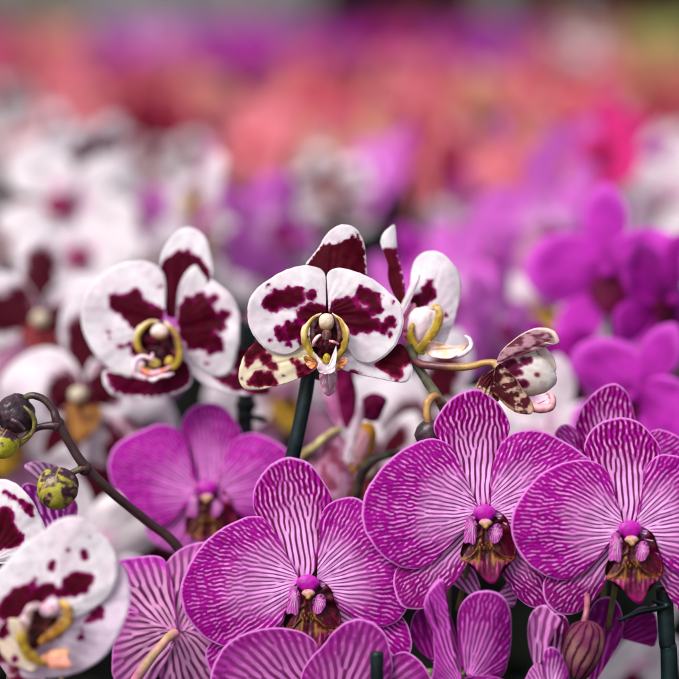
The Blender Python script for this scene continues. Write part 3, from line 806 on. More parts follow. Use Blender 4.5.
kl = [(210, 275, 25), (150, 295, 28), (135, 280, 12), (175, 310, 35), (205, 300, 36), (235, 325, 34), (215, 350, 34), (250, 355, 30), (280, 335, 30), (190, 335, 25), (225, 375, 20), (260, 380, 26), (290, 245, 7), (123, 395, 8), (127, 418, 6), (158, 440, 7), (190, 432, 11), (172, 443, 5), (215, 455, 22), (230, 470, 20)]
part("petal", fr, root, sheet(K([(300, 350), (308, 290), (305, 225), (290, 190), (255, 170), (205, 164), (150, 178), (95, 212), (55, 262), (36, 325), (40, 385), (65, 445), (105, 495), (150, 530), (195, 540), (228, 520), (236, 465), (262, 410), (292, 375)]), K([(302, 365)])[0],
     spotted(cr(K, kl, 3.233)), depth=0, tilt=0, cup=-3, n=300, nr=130), M_PETAL)
kr = [(385, 300, 22), (375, 330, 30), (420, 285, 22), (430, 310, 30), (462, 288, 18), (405, 340, 34), (450, 340, 30), (480, 365, 28), (503, 340, 18), (500, 332, 14), (440, 375, 34), (400, 380, 34), (380, 400, 34), (430, 420, 34), (470, 428, 30), (485, 445, 14), (400, 430, 28), (440, 495, 8), (370, 360, 30), (455, 455, 16)]
part("petal", fr, root, sheet(K([(346, 370), (344, 320), (350, 260), (368, 210), (398, 178), (418, 190), (440, 215), (490, 248), (530, 292), (548, 350), (546, 420), (532, 490), (508, 532), (470, 540), (430, 518), (390, 480), (360, 420)]), K([(345, 385)])[0],
     spotted(cr(K, kr, 3.233)), depth=0, tilt=-1, cup=-3, n=300, nr=130, seed=4), M_PETAL)
KL = lambda p: V(110, 300, 7.544, p)
ring_k = lambda i: arm_ring(i, 160.5, 346, .84, 18.5)
lip = part("lip", fr, root, sheet(KL([(300, 180), (400, 165), (480, 230), (525, 330), (520, 450), (440, 530), (330, 520), (240, 430), (225, 330), (240, 240)]), KL([(390, 350)])[0], flat(DEEP * .7, lin(110, 10, 50), 4), depth=0, roll=-3, n=80, nr=30), M_LIP)
pa = lambda R, L: [R([(x, y)])[0] + (z,) for x, y, z in L]
part("side_lobe", fr, lip, tube(pa(KL, [(378, 165, 5), (310, 172, 6), (250, 215, 7), (218, 280, 7), (222, 345, 7), (260, 395, 7), (320, 430, 6)]), [1.2, 2.7, 3.4, 3.4, 3.3, 2.8, 1.4], ring_k, n=24, bump=.2, flat=.5), M_LIP)
part("side_lobe", fr, lip, tube(pa(KL, [(420, 165, 5), (465, 205, 6), (505, 270, 7), (530, 350, 7), (535, 420, 7), (505, 490, 7), (430, 530, 7), (350, 545, 7), (280, 510, 6)]), [1.2, 2.5, 3.1, 3.2, 3.1, 2.8, 2.4, 2, 1.2], ring_k, n=24, bump=.2, flat=.5, seed=3), M_LIP)
part("column", fr, root, blob(KL([(385, 240)])[0], (9.0, 8.0), lambda i: mixc(lin(232, 206, 200), lin(190, 140, 100), sstep(-.1, .9, i['y'] + .3 * i['x'])), depth=5, rz=7, bump=.25, rot=10), M_LIP)
part("middle_lobe", fr, lip, [tube(pa(KL, [(340, 398, 9), (325, 438, 9), (270, 425, 9), (222, 445, 9), (198, 500, 9), (215, 560, 8), (290, 590, 8)]), [1, 1.8, 2, 2.6, 3.4, 3.6, 2.0], flat(lin(240, 196, 222), lin(236, 214, 220), 5), n=12),
                              tube(pa(KL, [(240, 500, 7.5), (300, 550, 8), (390, 545, 8), (470, 500, 8)]), [2, 3.4, 3.4, 1.2], flat(lin(214, 120, 90), lin(226, 170, 190), 5), n=12),
                              blob(KL([(345, 598)])[0], (2.4, 3.2), wh, depth=8.5, n=14, m=9, rot=30), tube(pa(KL, [(300, 590, 8), (350, 598, 9), (400, 572, 9), (450, 566, 9), (492, 552, 8)]), [1.2, 2.2, 1.4, 2, .8], wh, n=10, bump=.4)], M_LIP)
part("callus", fr, lip, [blob(KL([(400, 420)])[0], (7, 10), flat(lin(70, 8, 30), lin(30, 4, 14), 3), depth=4, bump=.5), blob(KL([(350, 475)])[0], (6, 5), flat(lin(226, 210, 140), YEL, 3), depth=5, bump=.3), blob(KL([(455, 460)])[0], (5, 5), flat(lin(206, 170, 100), YEL, 3), depth=5, bump=.3)], M_LIP)
part("pedicel", fr, root, tube([(159, 336, -3), (170, 352, -14), (190, 380, -20)], [4, 3.4, 3.6], flat(lin(120, 96, 70), lin(90, 104, 56), 9)), M_STEM)

# side-on spotted flower behind the central one
L_ = lambda p: V(370, 220, 4.85, p)
fr = Frame(418, 320, .822)
root = thing("orchid_flower", fr, "white and burgundy orchid seen from the side, half hidden right behind the central one", "orchid flower")
part("petal", fr, root, sheet(L_([(200, 430), (195, 330), (205, 230), (240, 170), (295, 148), (350, 160), (395, 205), (435, 260), (446, 320), (436, 400), (415, 480), (385, 560), (350, 610), (280, 620), (220, 560)]), L_([(250, 520)])[0],
     spotted(cr(L_, [(290, 310, 22), (280, 345, 34), (300, 360, 26), (265, 380, 30), (240, 400, 30), (225, 385, 26), (215, 430, 26), (372, 461, 10), (322, 555, 7), (205, 400, 25)], 4.85)), depth=-1, tilt=0, cup=-3, n=240, nr=110), M_PETAL)
part("dorsal_sepal", fr, root, sheet(L_([(150, 410), (110, 350), (88, 280), (85, 200), (60, 140), (52, 95), (75, 50), (115, 20), (124, 40), (108, 85), (112, 130), (140, 190), (160, 260), (172, 330), (165, 395)]), L_([(155, 415)])[0],
     spotted([], extra=lambda i: (3.0 - np.abs(i['b'] + .1) * 3.4) * 3 * (1 - sstep(.68, .78, i['s'])) - 1 - 4 * sstep(.68, .8, i['s']), ink=lin(86, 12, 30)), depth=0, tilt=-1, cup=-4, axis=(-.25, -1), n=180, nr=90), M_PETAL)
part("petal", fr, root, sheet(L_([(150, 450), (146, 410), (170, 370), (200, 300), (236, 262), (238, 290), (215, 350), (190, 400), (165, 450)]), L_([(155, 450)])[0], flat(lin(238, 228, 234), lin(220, 200, 212), 9), depth=2, tilt=3, cup=-3, n=110, nr=40), M_PETAL)
part("lateral_sepal", fr, root, sheet(L_([(175, 640), (160, 560), (170, 480), (190, 420), (215, 400), (225, 440), (210, 540), (215, 640)]), L_([(190, 640)])[0], flat(lin(120, 20, 50), lin(190, 120, 150), 6), depth=1, n=100, nr=40), M_PETAL)
lip = part("lip", fr, root, blob(L_([(243, 520)])[0], (13.5, 22), lambda i: mixc(lin(226, 206, 214), lin(176, 120, 130), sstep(.0, 1., fbm(i['x'] * 2 + 4, i['y'] * 3 + 4, 2) + .7 * i['y'] - .3)), depth=3, rz=7, rot=18, bump=.5, shape=lambda x, y, z: (x * (1 - .35 * y) + .18 * y * y, y, z * (1 - .5 * np.abs(x)))), M_LIP)
part("side_lobe", fr, lip, tube(pa(L_, [(290, 430, 8), (320, 425, 9), (330, 470, 10), (310, 530, 10), (265, 590, 10), (240, 630, 9), (260, 650, 8)]), [2, 4, 4.4, 4.4, 4, 3.6, 1.5], arm_pig, n=24, bump=.2, flat=.5), M_LIP)
part("side_lobe", fr, lip, tube(pa(L_, [(205, 500, 6), (195, 560, 7), (210, 610, 8), (240, 640, 8)]), [1.6, 4, 5, 2], flat(YEL, YEL2, 5), flat=.8), M_LIP)
part("middle_lobe", fr, lip, [sheet(L_([(250, 600), (300, 590), (350, 600), (400, 610), (450, 612), (470, 600), (440, 640), (390, 668), (330, 668), (270, 650)]), L_([(290, 630)])[0], flat(lin(240, 214, 208), lin(232, 190, 160), 6), depth=8, cup=3, n=100, nr=36),
                              tube(pa(L_, [(380, 655, 8), (440, 650, 9), (482, 615, 9), (478, 580, 9), (455, 560, 8)]), [3.4, 2.8, 2.2, 1.8, .8], wh, n=12)], M_LIP)
part("pedicel", fr, root, tube([(420, 345, -3), (416, 352, 0), (413, 359, 2)], [4, 4, 4], flat(lin(150, 120, 84), lin(120, 104, 66), 9)), M_STEM)

# large spotted flower at the lower left, nearer than the focus
O_ = F
fr = Frame(48, 606, .745)
root = thing("orchid_flower", fr, "biggest white orchid in the lower left corner, burgundy band above its yellow throat", "orchid flower")
OL = lambda p: V(0, 560, 5.66, p)
bigs = cr(OL, [(100, 200, 50), (60, 250, 60), (30, 300, 50), (150, 172, 40), (188, 135, 20), (204, 105, 9), (210, 195, 42), (225, 215, 36), (120, 250, 50), (170, 225, 36), (250, 165, 36), (290, 160, 38), (250, 195, 26), (330, 188, 30), (390, 130, 42),
               (430, 108, 48), (480, 118, 50), (515, 100, 24), (420, 165, 45), (370, 182, 34), (470, 160, 35), (90, 310, 36), (297, 18, 24), (290, 44, 24)], 5.66) + cr(O_, [(248, 213, 13), (251, 228, 11), (202, 204, 7), (266, 170, 3)], 2.952)
part("petal", fr, root, sheet(O_([(90, 400), (0, 420), (-60, 390), (-60, 320), (-10, 270), (35, 225), (75, 185), (125, 155), (165, 120), (210, 106), (262, 118), (305, 165), (322, 185), (345, 245), (335, 320), (290, 370), (200, 410)]), O_([(120, 380)])[0],
     spotted(bigs, warp=1.2), depth=1, tilt=0, cup=-2, axis=(.2, -1), n=320, nr=140), M_PETAL)
bigr = cr(OL, [(545, 250, 14), (562, 290, 26), (530, 318, 32), (500, 345, 20), (565, 325, 20), (478, 356, 10), (455, 385, 5), (464, 410, 7), (455, 445, 18), (440, 452, 10)], 5.66)
part("petal", fr, root, sheet(O_([(150, 400), (220, 330), (300, 270), (345, 245), (372, 290), (380, 345), (372, 400), (350, 460), (310, 520), (250, 565), (190, 585), (120, 590), (60, 580), (60, 500), (100, 440)]), O_([(120, 430)])[0],
     spotted(bigr, ground=lin(224, 206, 224), warp=1.0), depth=-1.5, tilt=-2, cup=-2, n=300, nr=120, ridges=.4), M_PETAL)
part("lateral_sepal", fr, root, sheet(O_([(110, 560), (60, 550), (20, 530), (-5, 480), (5, 430), (40, 405), (75, 420), (100, 480), (120, 530)]), O_([(100, 540)])[0],
     spotted(cr(O_, [(47, 525, 13), (5, 445, 26), (20, 420, 12)], 2.952), ground=lin(228, 214, 188)), depth=2, tilt=1, n=160, nr=70), M_PETAL)
OL = lambda p: V(0, 560, 5.66, p)
lip = part("lip", fr, root, sheet(OL([(170, 300), (240, 260), (330, 280), (330, 350), (270, 400), (240, 470), (200, 500), (150, 430), (150, 350)]), OL([(240, 370)])[0], flat(lin(90, 30, 30), lin(60, 20, 24), 4), depth=3, roll=-2, n=80, nr=30), M_LIP)
part("side_lobe", fr, lip, tube(pa(OL, [(250, 250, 6), (195, 260, 8), (165, 320, 9), (145, 400, 9), (155, 470, 9), (200, 530, 9), (280, 560, 9)]), [3, 5, 5.6, 5.2, 4.8, 5, 2], lambda i: mixc(mixc(lin(216, 186, 200), lin(170, 142, 36), sstep(.3, .55, i['u'])), lin(110, 70, 30), .7 * sstep(.4, .7, fbm(i['x'] / 5, i['y'] / 5, 3))), flat=.5, n=24, bump=.3), M_LIP)
part("side_lobe", fr, lip, tube(pa(OL, [(350, 225, 6), (395, 260, 8), (395, 320, 9), (350, 380, 9), (290, 420, 9), (240, 450, 8)]), [3, 5, 5.8, 5.8, 4.8, 2], lambda i: mixc(mixc(lin(196, 160, 76), lin(160, 112, 36), sstep(.3, .6, i['u'])), lin(100, 50, 30), .7 * sstep(.4, .65, fbm(i['x'] / 5, i['y'] / 5, 7))), flat=.5, n=24, bump=.3, seed=3), M_LIP)
part("column", fr, root, blob(OL([(300, 262)])[0], (10.5, 8.5), flat(lin(226, 200, 214), lin(190, 140, 160), 6), depth=7, rz=6, bump=.3, rot=-10), M_LIP)
part("middle_lobe", fr, lip, [sheet(OL([(165, 530), (230, 540), (300, 500), (370, 490), (400, 500), (395, 540), (425, 575), (380, 605), (300, 600), (230, 580)]), OL([(280, 550)])[0], lambda i: mixc(lin(190, 160, 40), lin(226, 150, 130), sstep(548, 565, 0 * i['T'] + 560 + (i['P'][..., 1] - 650) * 1.2)), depth=8, tilt=1, cup=-2, n=130, nr=50)], M_LIP)
part("pedicel", fr, root, tube([(48, 620, -4), (46, 660, -14), (44, 720, -20)], [4, 3.4, 3.6], flat(lin(120, 96, 70), lin(90, 104, 56), 9)), M_STEM)

fr = Frame(8, 540, .782)
root = thing("orchid_flower", fr, "white orchid cut by the left edge with jagged burgundy arc, behind the biggest one", "orchid flower")
ps = [(15, 382, 8), (30, 392, 10), (50, 400, 12), (75, 415, 15), (95, 435, 18), (105, 455, 12), (20, 450, 24), (35, 470, 18), (0, 520, 60), (40, 540, 34), (60, 530, 16), (-30, 500, 60), (10, 480, 20), (60, 545, 20)]
part("petal", fr, root, sheet(N_([(-60, 560), (-90, 450), (-60, 360), (0, 336), (50, 350), (90, 385), (120, 430), (145, 490), (150, 540), (110, 590), (40, 620), (-20, 620)]), N_([(-30, 590)])[0],
     spotted(cr(N_, ps, 3.395), warp=2), depth=0, tilt=0, cup=-2, axis=(.4, -1), n=260, nr=120), M_PETAL)
part("lateral_sepal", fr, root, sheet(F([(0, 560), (-60, 500), (-60, 420), (0, 400), (40, 430), (60, 500), (90, 560), (130, 600), (60, 640)]), F([(0, 460)])[0], flat(lin(96, 8, 44), lin(190, 150, 170), 16), depth=-4, n=100, nr=40), M_PETAL)
part("pedicel", fr, root, tube([(5, 560, -3), (3, 600, -14), (2, 720, -20)], [4, 3.4, 3.6], flat(lin(120, 96, 70), lin(90, 104, 56), 9)), M_STEM)

# ------------------------------------------------------------------ half-open flower on the right
M_ = lambda p: V(470, 310, 6.79, p)
fr = Frame(515, 375, .800)
root = thing("orchid_flower", fr, "half open white and brown orchid with curled tips on a thin stalk", "orchid flower")


def bract_pig(i):
    x, y = i['P'][..., 0], i['P'][..., 1]
    f = fbm(x / 7 + 4, y / 5 + 4, 3)
    c = mixc(lin(206, 170, 150), lin(84, 28, 40), sstep(.34, .5, f))
    c = mixc(c, lin(54, 20, 28), sstep(.5, .7, fbm(x / 3, y / 3, 9)) * .7)
    return mixc(c, lin(206, 160, 120), sstep(.84, .97, i['T']) * sstep(.4, .6, fbm(x / 9, y / 9, 21)) * .9)


def cup_pig(i):
    x, y = i['x'], i['y']
    c = mixc(lin(234, 224, 222), lin(206, 190, 176), sstep(.35, .8, fbm(x * 2 + 5, y * 2 + 5, 4) + .25 * y))
    f = np.full(x.shape, -9.0)
    for sx, sy, sr in [(-.28, -.38, .17), (-.12, -.48, .13), (-.36, -.2, .1), (.26, -.02, .1), (-.06, .5, .19), (-.26, .5, .12), (-.62, -.1, .25), (-.5, .18, .2), (-.32, .1, .12), (-.7, .3, .2), (-.95, 0, .3)]:
        f = np.maximum(f, sr - np.hypot(x - sx, (y - sy)) + .07 * (fbm(x * 9 + 9, y * 9 + 9, 6) - .5))
    c = mixc(c, lin(150, 70, 110), sstep(-.05, .01, f))
    return mixc(c, lin(86, 12, 48), sstep(.0, .07, f))


part("petal", fr, root, blob(M_([(392, 425)])[0], (30, 24.5), cup_pig, depth=0, rz=17, rot=18, n=110, m=80, bump=.14, shape=lambda x, y, z: (x * (1 - .10 * y * y), y * (1 - .18 * x), z)), M_PETAL)
part("petal", fr, root, sheet(M_([(350, 270), (430, 236), (500, 250), (560, 310), (586, 390), (560, 440), (528, 480), (530, 400), (500, 320), (440, 275)]), M_([(430, 262)])[0], flat(lin(228, 212, 206), lin(206, 186, 172), 9), depth=5.4, tilt=-3, cup=-2, n=120, nr=50), M_PETAL)
part("dorsal_sepal", fr, root, sheet(M_([(172, 365), (185, 310), (220, 260), (280, 210), (350, 160), (430, 125), (500, 120), (560, 145), (592, 195), (590, 222), (550, 222), (480, 212), (410, 232), (340, 262), (270, 300), (220, 345)]), M_([(190, 355)])[0],
     lambda i: mixc(mixc(lin(96, 40, 58), lin(168, 126, 140), sstep(.35, .65, fbm(i['P'][..., 0] / 9, i['P'][..., 1] / 3, 4))), lin(226, 206, 190), np.maximum(sstep(.9, .97, i['T']), .85 * sstep(.35, .7, i['b']))), depth=8.5, tilt=1, cup=-5, arch=-2, axis=(1, -.45), n=220, nr=90), M_PETAL)
part("lateral_sepal", fr, root, sheet(M_([(165, 385), (200, 372), (250, 410), (310, 470), (360, 550), (400, 600), (420, 660), (400, 700), (330, 700), (250, 660), (190, 600), (140, 530), (150, 440)]), M_([(178, 395)])[0], bract_pig, depth=8, tilt=2, cup=-5, n=220, nr=100, ridges=1.2), M_PETAL)
part("lateral_sepal", fr, root, sheet(M_([(170, 400), (120, 425), (85, 440), (55, 490), (30, 560), (60, 600), (130, 600), (200, 620), (200, 500), (180, 430)]), M_([(175, 410)])[0], bract_pig, depth=1, tilt=1, cup=-5, n=180, nr=80, ridges=1.5), M_PETAL)
part("lip", fr, root, [tube(pa(M_, [(400, 650, 4), (470, 665, 6), (530, 655, 7), (552, 610, 7), (540, 575, 6), (510, 565, 5)]), [4.5, 5, 4.2, 3.2, 2.2, .8], flat(lin(186, 110, 128), lin(214, 160, 170), 5)),
                       sheet(M_([(420, 640), (470, 600), (530, 580), (545, 620), (520, 650), (450, 660)]), M_([(440, 640)])[0], flat(lin(232, 196, 210), lin(220, 176, 196), 5), depth=4, n=80, nr=30)], M_LIP)
sg = flat(lin(168, 132, 78), lin(120, 84, 60), 9)
part("pedicel", fr, root, tube(pa(M_, [(185, 375, 1), (150, 358, 1), (90, 360, 0), (0, 385, -2), (-130, 388, -5), (-300, 375, -8), (-380, 345, -12)]), [4.6, 3.6, 3.2, 3.6, 4.0, 4.0, 4.0], lambda i: mixc(mixc(lin(196, 168, 130), lin(168, 128, 66), sstep(.0, .2, i['u'])), lin(96, 46, 52), sstep(.5, .75, i['u']))), M_STEM)

# ------------------------------------------------------------------ spikes, buds, stakes
fr = Frame(430, 390, .812)
root = thing("flower_spike", fr, "grey green flower stem with a hooked side stalk and one dark bud", "flower stem")
part("stem", fr, root, tube([(408, 345, 0), (414, 360, 0), (426, 380, 0), (438, 398, 0), (446, 414, -2), (452, 450, -8), (450, 560, -14), (446, 700, -16), (440, 1100, -20)], [4.6, 4.8, 4.8, 5.0, 5.2, 5, 5, 5, 5], flat(lin(106, 104, 74), lin(78, 74, 60), 8, ), n=18), M_STEM)
part("side_stalk", fr, root, tube([(440, 402, 2), (434, 396, 6), (427, 402, 8), (426, 412, 8), (428, 424, 7)], [3.2, 4.2, 4.2, 3.9, 3.6], flat(lin(176, 138, 84), lin(150, 108, 64), 6)), M_STEM)
part("bud", fr, root, blob((428, 432), (13.5, 13.5), flat(lin(72, 44, 56), lin(44, 28, 36), 6), depth=6, rz=12, rot=8, bump=.15, shape=lambda x, y, z: (x * (1 + .15 * y), y, z)), M_STEM)

fr = Frame(50, 440, .806)
root = thing("flower_spike", fr, "dark bending flower stem with three yellow green and purple buds at the left edge", "flower stem")
dk = lambda i: mixc(mixc(lin(132, 132, 62), lin(52, 26, 34), sstep(.05, .2, i['u'] + .03 * np.sin(i['ph']))), lin(60, 44, 34), .5 * sstep(.4, .7, fbm(i['x'] / 8, i['y'] / 8, 5)))
part("stem", fr, root, tube(pa(N_, [(82, 75, 2), (92, 58, 3), (120, 52, 4), (155, 66, 4), (185, 100, 4), (200, 140, 4), (240, 215, 2), (290, 295, 0), (380, 392, -6), (490, 492, -14), (600, 600, -20), (760, 900, -26), (900, 1700, -30)]), [2.6, 3.4, 3.6, 3.6, 3.8, 4.8, 4.6, 5.0, 4.6, 4.8, 5, 5, 5], dk, n=18), M_STEM)
part("node", fr, root, [blob(N_([(200, 150)])[0], (7, 8), flat(lin(64, 30, 38), lin(48, 24, 30), 5), depth=3.4, rz=6), blob(N_([(288, 300)])[0], (7.5, 7.5), flat(lin(64, 30, 38), lin(48, 24, 30), 5), depth=0, rz=6)], M_STEM)
part("side_stalk", fr, root, tube(pa(N_, [(200, 152, 4), (150, 156, 4), (118, 168, 4), (95, 195, 4), (60, 225, 3)]), [4.4, 3.6, 3.4, 3.4, 3.0], lambda i: mixc(lin(52, 26, 34), lin(140, 130, 50), sstep(.4, .8, i['u']))), M_STEM)
part("side_stalk", fr, root, tube(pa(N_, [(290, 300, 1), (268, 304, 2), (240, 318, 3)]), [4.2, 3.2, 3.0], flat(lin(64, 36, 34), lin(90, 76, 46), 5)), M_STEM)


def budc(yel, thr, sd):
    def pig(i):
        x, y, z = i['x'], i['y'], i['z']
        f = fbm(x * 2.6 + 9, y * 2.6 + z * 1.5 + 9, sd)
        c = mixc(yel, lin(62, 26, 48), sstep(thr, thr + .1, f + .3 * (-y)))
        c = mixc(c, lin(150, 128, 80), .7 * sstep(.5, .7, fbm(x * 6, y * 6, sd + 4)) * sstep(thr, thr + .15, f))
        seam = np.abs(x - .12 - .35 * y - .2 * y * y)
        return mixc(c, lin(160, 150, 80), .7 * (1 - sstep(.0, .06, seam)) * (z > -.2))
    return pig


def budsh(x, y, z):
    ang = np.arctan2(x, z)
    k = 1 + .05 * np.cos(3 * ang + .6)
    return x * k * (1 - .08 * y), y, z * k


b1 = part("bud", fr, root, blob(N_([(58, 118)])[0], (19, 20.5), flat(lin(62, 34, 50), lin(38, 22, 30), 6), depth=4, rz=18, rot=-35, n=80, m=50, bump=.3, shape=budsh), M_STEM)
part("bud_ridge", fr, b1, [tube(pa(N_, [(95, 85, 11), (120, 110, 11), (130, 140, 9), (120, 175, 8), (85, 200, 8)]), [1, 2.2, 2.6, 2.2, 1], flat(lin(130, 124, 56), lin(96, 80, 50), 5), n=10),
                           tube(pa(N_, [(55, 130, 11.5), (75, 140, 11.8), (100, 165, 11)]), [2.4, 3, 1.5], flat(lin(92, 62, 72), lin(60, 36, 50), 5), n=10)], M_STEM)
part("bud", fr, root, blob(N_([(22, 212)])[0], (15.5, 15), budc(lin(170, 166, 36), .56, 5), depth=9, rz=14, rot=20, n=70, m=44, bump=.12, shape=budsh), M_STEM)
part("bud", fr, root, blob(N_([(200, 364)])[0], (20.5, 21.5), budc(lin(158, 152, 48), .47, 12), depth=6, rz=19, rot=10, n=90, m=60, bump=.1, shape=budsh), M_STEM)

stake_pig = flat(lin(10, 30, 32), lin(6, 18, 20), 6)


def stake(label, pts, r, d):
    f = Frame(pts[0][0], pts[0][1], d)
    rt_ = thing("support_stake", f, label, "plant stake", "dark green stakes holding up the flower stems")
    part("rod", f, rt_, tube(pts, r, stake_pig, bump=.03), M_STAKE)
    return f, rt_


stake("dark green stake slanting down from under the central spotted flower", [(311, 352, -2), (306, 392, -2), (296, 442, -2), (288, 480, -4), (270, 600, -6), (190, 1160, -8)], [7.4] * 6, .812)
f_, r_ = stake("blurred dark stake left of the one under the central flower", [(250, 322, 0), (247, 380, 0), (244, 440, 0), (240, 600, 0), (225, 1100, 0)], [8.6] * 5, .89)
part("clip", f_, r_, [tube([(240, 420, 5), (244, 416, 6), (262, 418, 4), (266, 420, 0)], [2, 3, 3, 1.5], stake_pig), blob((246, 405), (11, 8), stake_pig, depth=0)], M_STAKE)
stake("short dark stake end in front of the muted purple orchid at the bottom edge", [(377, 652, 0), (377, 680, 0), (378, 760, -2), (380, 1150, -4)], [6.8] * 4, .765)
f_, r_ = stake("dark stake in the bottom right corner under the flower at the right edge", [(664, 586, 0), (667, 640, 0), (670, 700, 0), (676, 1150, 0)], [8.4] * 4, .797)
part("clip", f_, r_, tube([(652, 600, 2), (664, 604, 6), (640, 612, 0), (620, 622, -4)], [2, 3, 3, 1.5], stake_pig), M_STAKE)

# folded mauve and burgundy flower low in the middle, blurred
W_ = lambda p: V(290, 360, 4.24, p)
fr = Frame(352, 430, .868)
root = thing("orchid_flower", fr, "folded mauve and burgundy orchid with a yellow edged lip, low behind the central stake", "orchid flower")
mauve, bur = flat(lin(206, 150, 180), lin(150, 70, 100), 9), flat(lin(92, 2, 50), lin(120, 20, 76), 8)
for nm_, pts_, b_, pg_, dz in [
        ("petal", [(300, 150), (312, 230), (300, 290), (270, 400), (245, 440), (225, 400), (245, 300), (280, 220)], (250, 430), flat(lin(236, 222, 230), lin(216, 180, 204), 8), 3),
        ("petal", [(305, 170), (350, 140), (410, 160), (400, 210), (370, 262), (320, 255), (300, 240)], (320, 250), bur, 1),
        ("dorsal_sepal", [(190, 20), (230, 10), (265, 60), (285, 160), (270, 270), (235, 290), (205, 200)], (250, 280), bur, -2),
        ("lateral_sepal", [(110, 440), (150, 350), (200, 300), (250, 380), (265, 500), (240, 590), (180, 590), (130, 520)], (210, 330), mauve, 0),
        ("lateral_sepal", [(60, 470), (90, 420), (150, 440), (160, 520), (190, 600), (100, 560)], (120, 440), mauve, -4),
        ("petal", [(120, 100), (160, 60), (200, 130), (240, 260), (210, 290), (160, 220)], (215, 270), flat(lin(216, 160, 196), lin(190, 110, 160), 9), -4)]:
    part(nm_, fr, root, sheet(W_(pts_), W_([b_])[0], pg_, depth=dz, tilt=2, cup=-4, n=110, nr=40, ridges=.6), M_PETAL)
lip = part("lip", fr, root, sheet(W_([(280, 300), (310, 265), (350, 270), (368, 320), (350, 390), (310, 440), (270, 475), (250, 450), (275, 400)]), W_([(290, 400)])[0], lambda i: mixc(lin(206, 150, 160) * np.ones(i['T'].shape + (3,)), lin(184, 130, 30), sstep(.55, .8, i['T'] + .2 * i['b'])), depth=4, tilt=2, cup=-4, n=110, nr=40), M_LIP)
part("pedicel", fr, root, tube(pa(W_, [(215, 290, 0), (160, 320, 1), (100, 370, 1), (50, 410, -4), (0, 500, -8), (-60, 900, -14)]), [3.4, 4, 4, 4, 4, 4], flat(lin(186, 176, 110), lin(150, 130, 90), 6)), M_STEM)
fr = Frame(372, 470, .85)
root = thing("flower_spike", fr, "dark arching stem end between the folded flower and the sharp pink petals", "flower stem")
part("stem", fr, root, tube(pa(W_, [(470, 395, 0), (410, 402, 2), (350, 425, 2), (305, 480, 0), (285, 560, -2), (275, 700, -6), (270, 1600, -20)]), [3, 4.4, 5, 5.2, 5, 5, 5], flat(lin(46, 34, 34), lin(76, 70, 46), 8)), M_STEM)

# ------------------------------------------------------------------ setting
def simple_mat(name, col, rough=0.9, col2=None, sc=8.0):
    m = bpy.data.materials.new(name)
    m.use_nodes = True
    N, L = m.node_tree.nodes, m.node_tree.links
    p = N["Principled BSDF"]
    p.inputs["Roughness"].default_value = rough
    p.inputs["Specular IOR Level"].default_value = 0.05
    nz = N.new("ShaderNodeTexNoise")
    nz.inputs["Scale"].default_value = sc
    nz.inputs["Detail"].default_value = 5
    rp = N.new("ShaderNodeValToRGB")
    rp.color_ramp.elements[0].color = (*col, 1)
    rp.color_ramp.elements[1].color = (*(col2 if col2 is not None else col * 0.5), 1)
    rp.color_ramp.elements[0].position = 0.35
    rp.color_ramp.elements[1].position = 0.65
    tc = N.new("ShaderNodeTexCoord")
    L.new(tc.outputs["Object"], nz.inputs["Vector"])
    L.new(nz.outputs["Fac"], rp.inputs["Fac"])
    L.new(rp.outputs["Color"], p.inputs["Base Color"])
    return m


def box_mesh(name, x0, x1, y0, y1, z0, z1, mat, parent=None):
    v = np.array([(x, y, z) for x in (x0, x1) for y in (y0, y1) for z in (z0, z1)], float)
    f = np.array([(0, 1, 3, 2), (4, 6, 7, 5), (0, 4, 5, 1), (2, 3, 7, 6), (0, 2, 6, 4), (1, 5, 7, 3)])
    me = bpy.data.meshes.new(name)
    me.from_pydata(v.tolist(), [], f.tolist())
    me.materials.append(mat)
    o = bpy.data.objects.new(name, me)
    COL.objects.link(o)
    if parent:
        o.parent = parent
    return o


M_GROUND = simple_mat("dark_ground_cloth", lin(16, 16, 15), 0.95, lin(9, 9, 9), 3)
g = box_mesh("ground", -60, 60, -8, 90, -0.3, 0.0, M_GROUND)
g["kind"] = "structure"
M_HEDGE = simple_mat("wall_dark", lin(20, 24, 20), 0.9, lin(8, 10, 9), 0.8)
M_PANEL = simple_mat("wall_panel", lin(120, 126, 120), 0.7, lin(80, 90, 80), 0.7)
wl = bpy.data.objects.new("greenhouse_wall", None)
COL.objects.link(wl)
wl.location = (0, 17.5, 0)
tag(wl, "dark greenhouse end wall far behind the flowers, with paler grey panels towards the left", "wall")
box_mesh("wall_base", -14, 14, 0, .2, 0, 3.2, M_HEDGE, wl)
for x0, x1 in ((-3.9, -2.6), (-2.5, -1.5), (-1.4, -.2), (1.3, 1.6), (2.1, 2.2), (5, 6.5), (-7.5, -5)):
    box_mesh("panel", x0, x1, -.06, -.003, .55, 2.6, M_PANEL, wl)


# ------------------------------------------------------------------ background flowers: one drawing, many cultivars
def polyn(pts, flip=False):
    return [((-x if flip else x), y) for x, y in pts]


PET = [(0, -6), (8, -32), (26, -52), (54, -60), (88, -50), (112, -22), (112, 8), (92, 34), (62, 42), (28, 28), (6, 10)]
DOR = [(-8, -4), (-24, -40), (-32, -74), (-24, -104), (-6, -124), (8, -124), (26, -102), (32, -72), (22, -40), (8, -4)]
LAT = [(4, 6), (30, 20), (62, 44), (78, 74), (70, 102), (46, 112), (20, 92), (2, 50)]


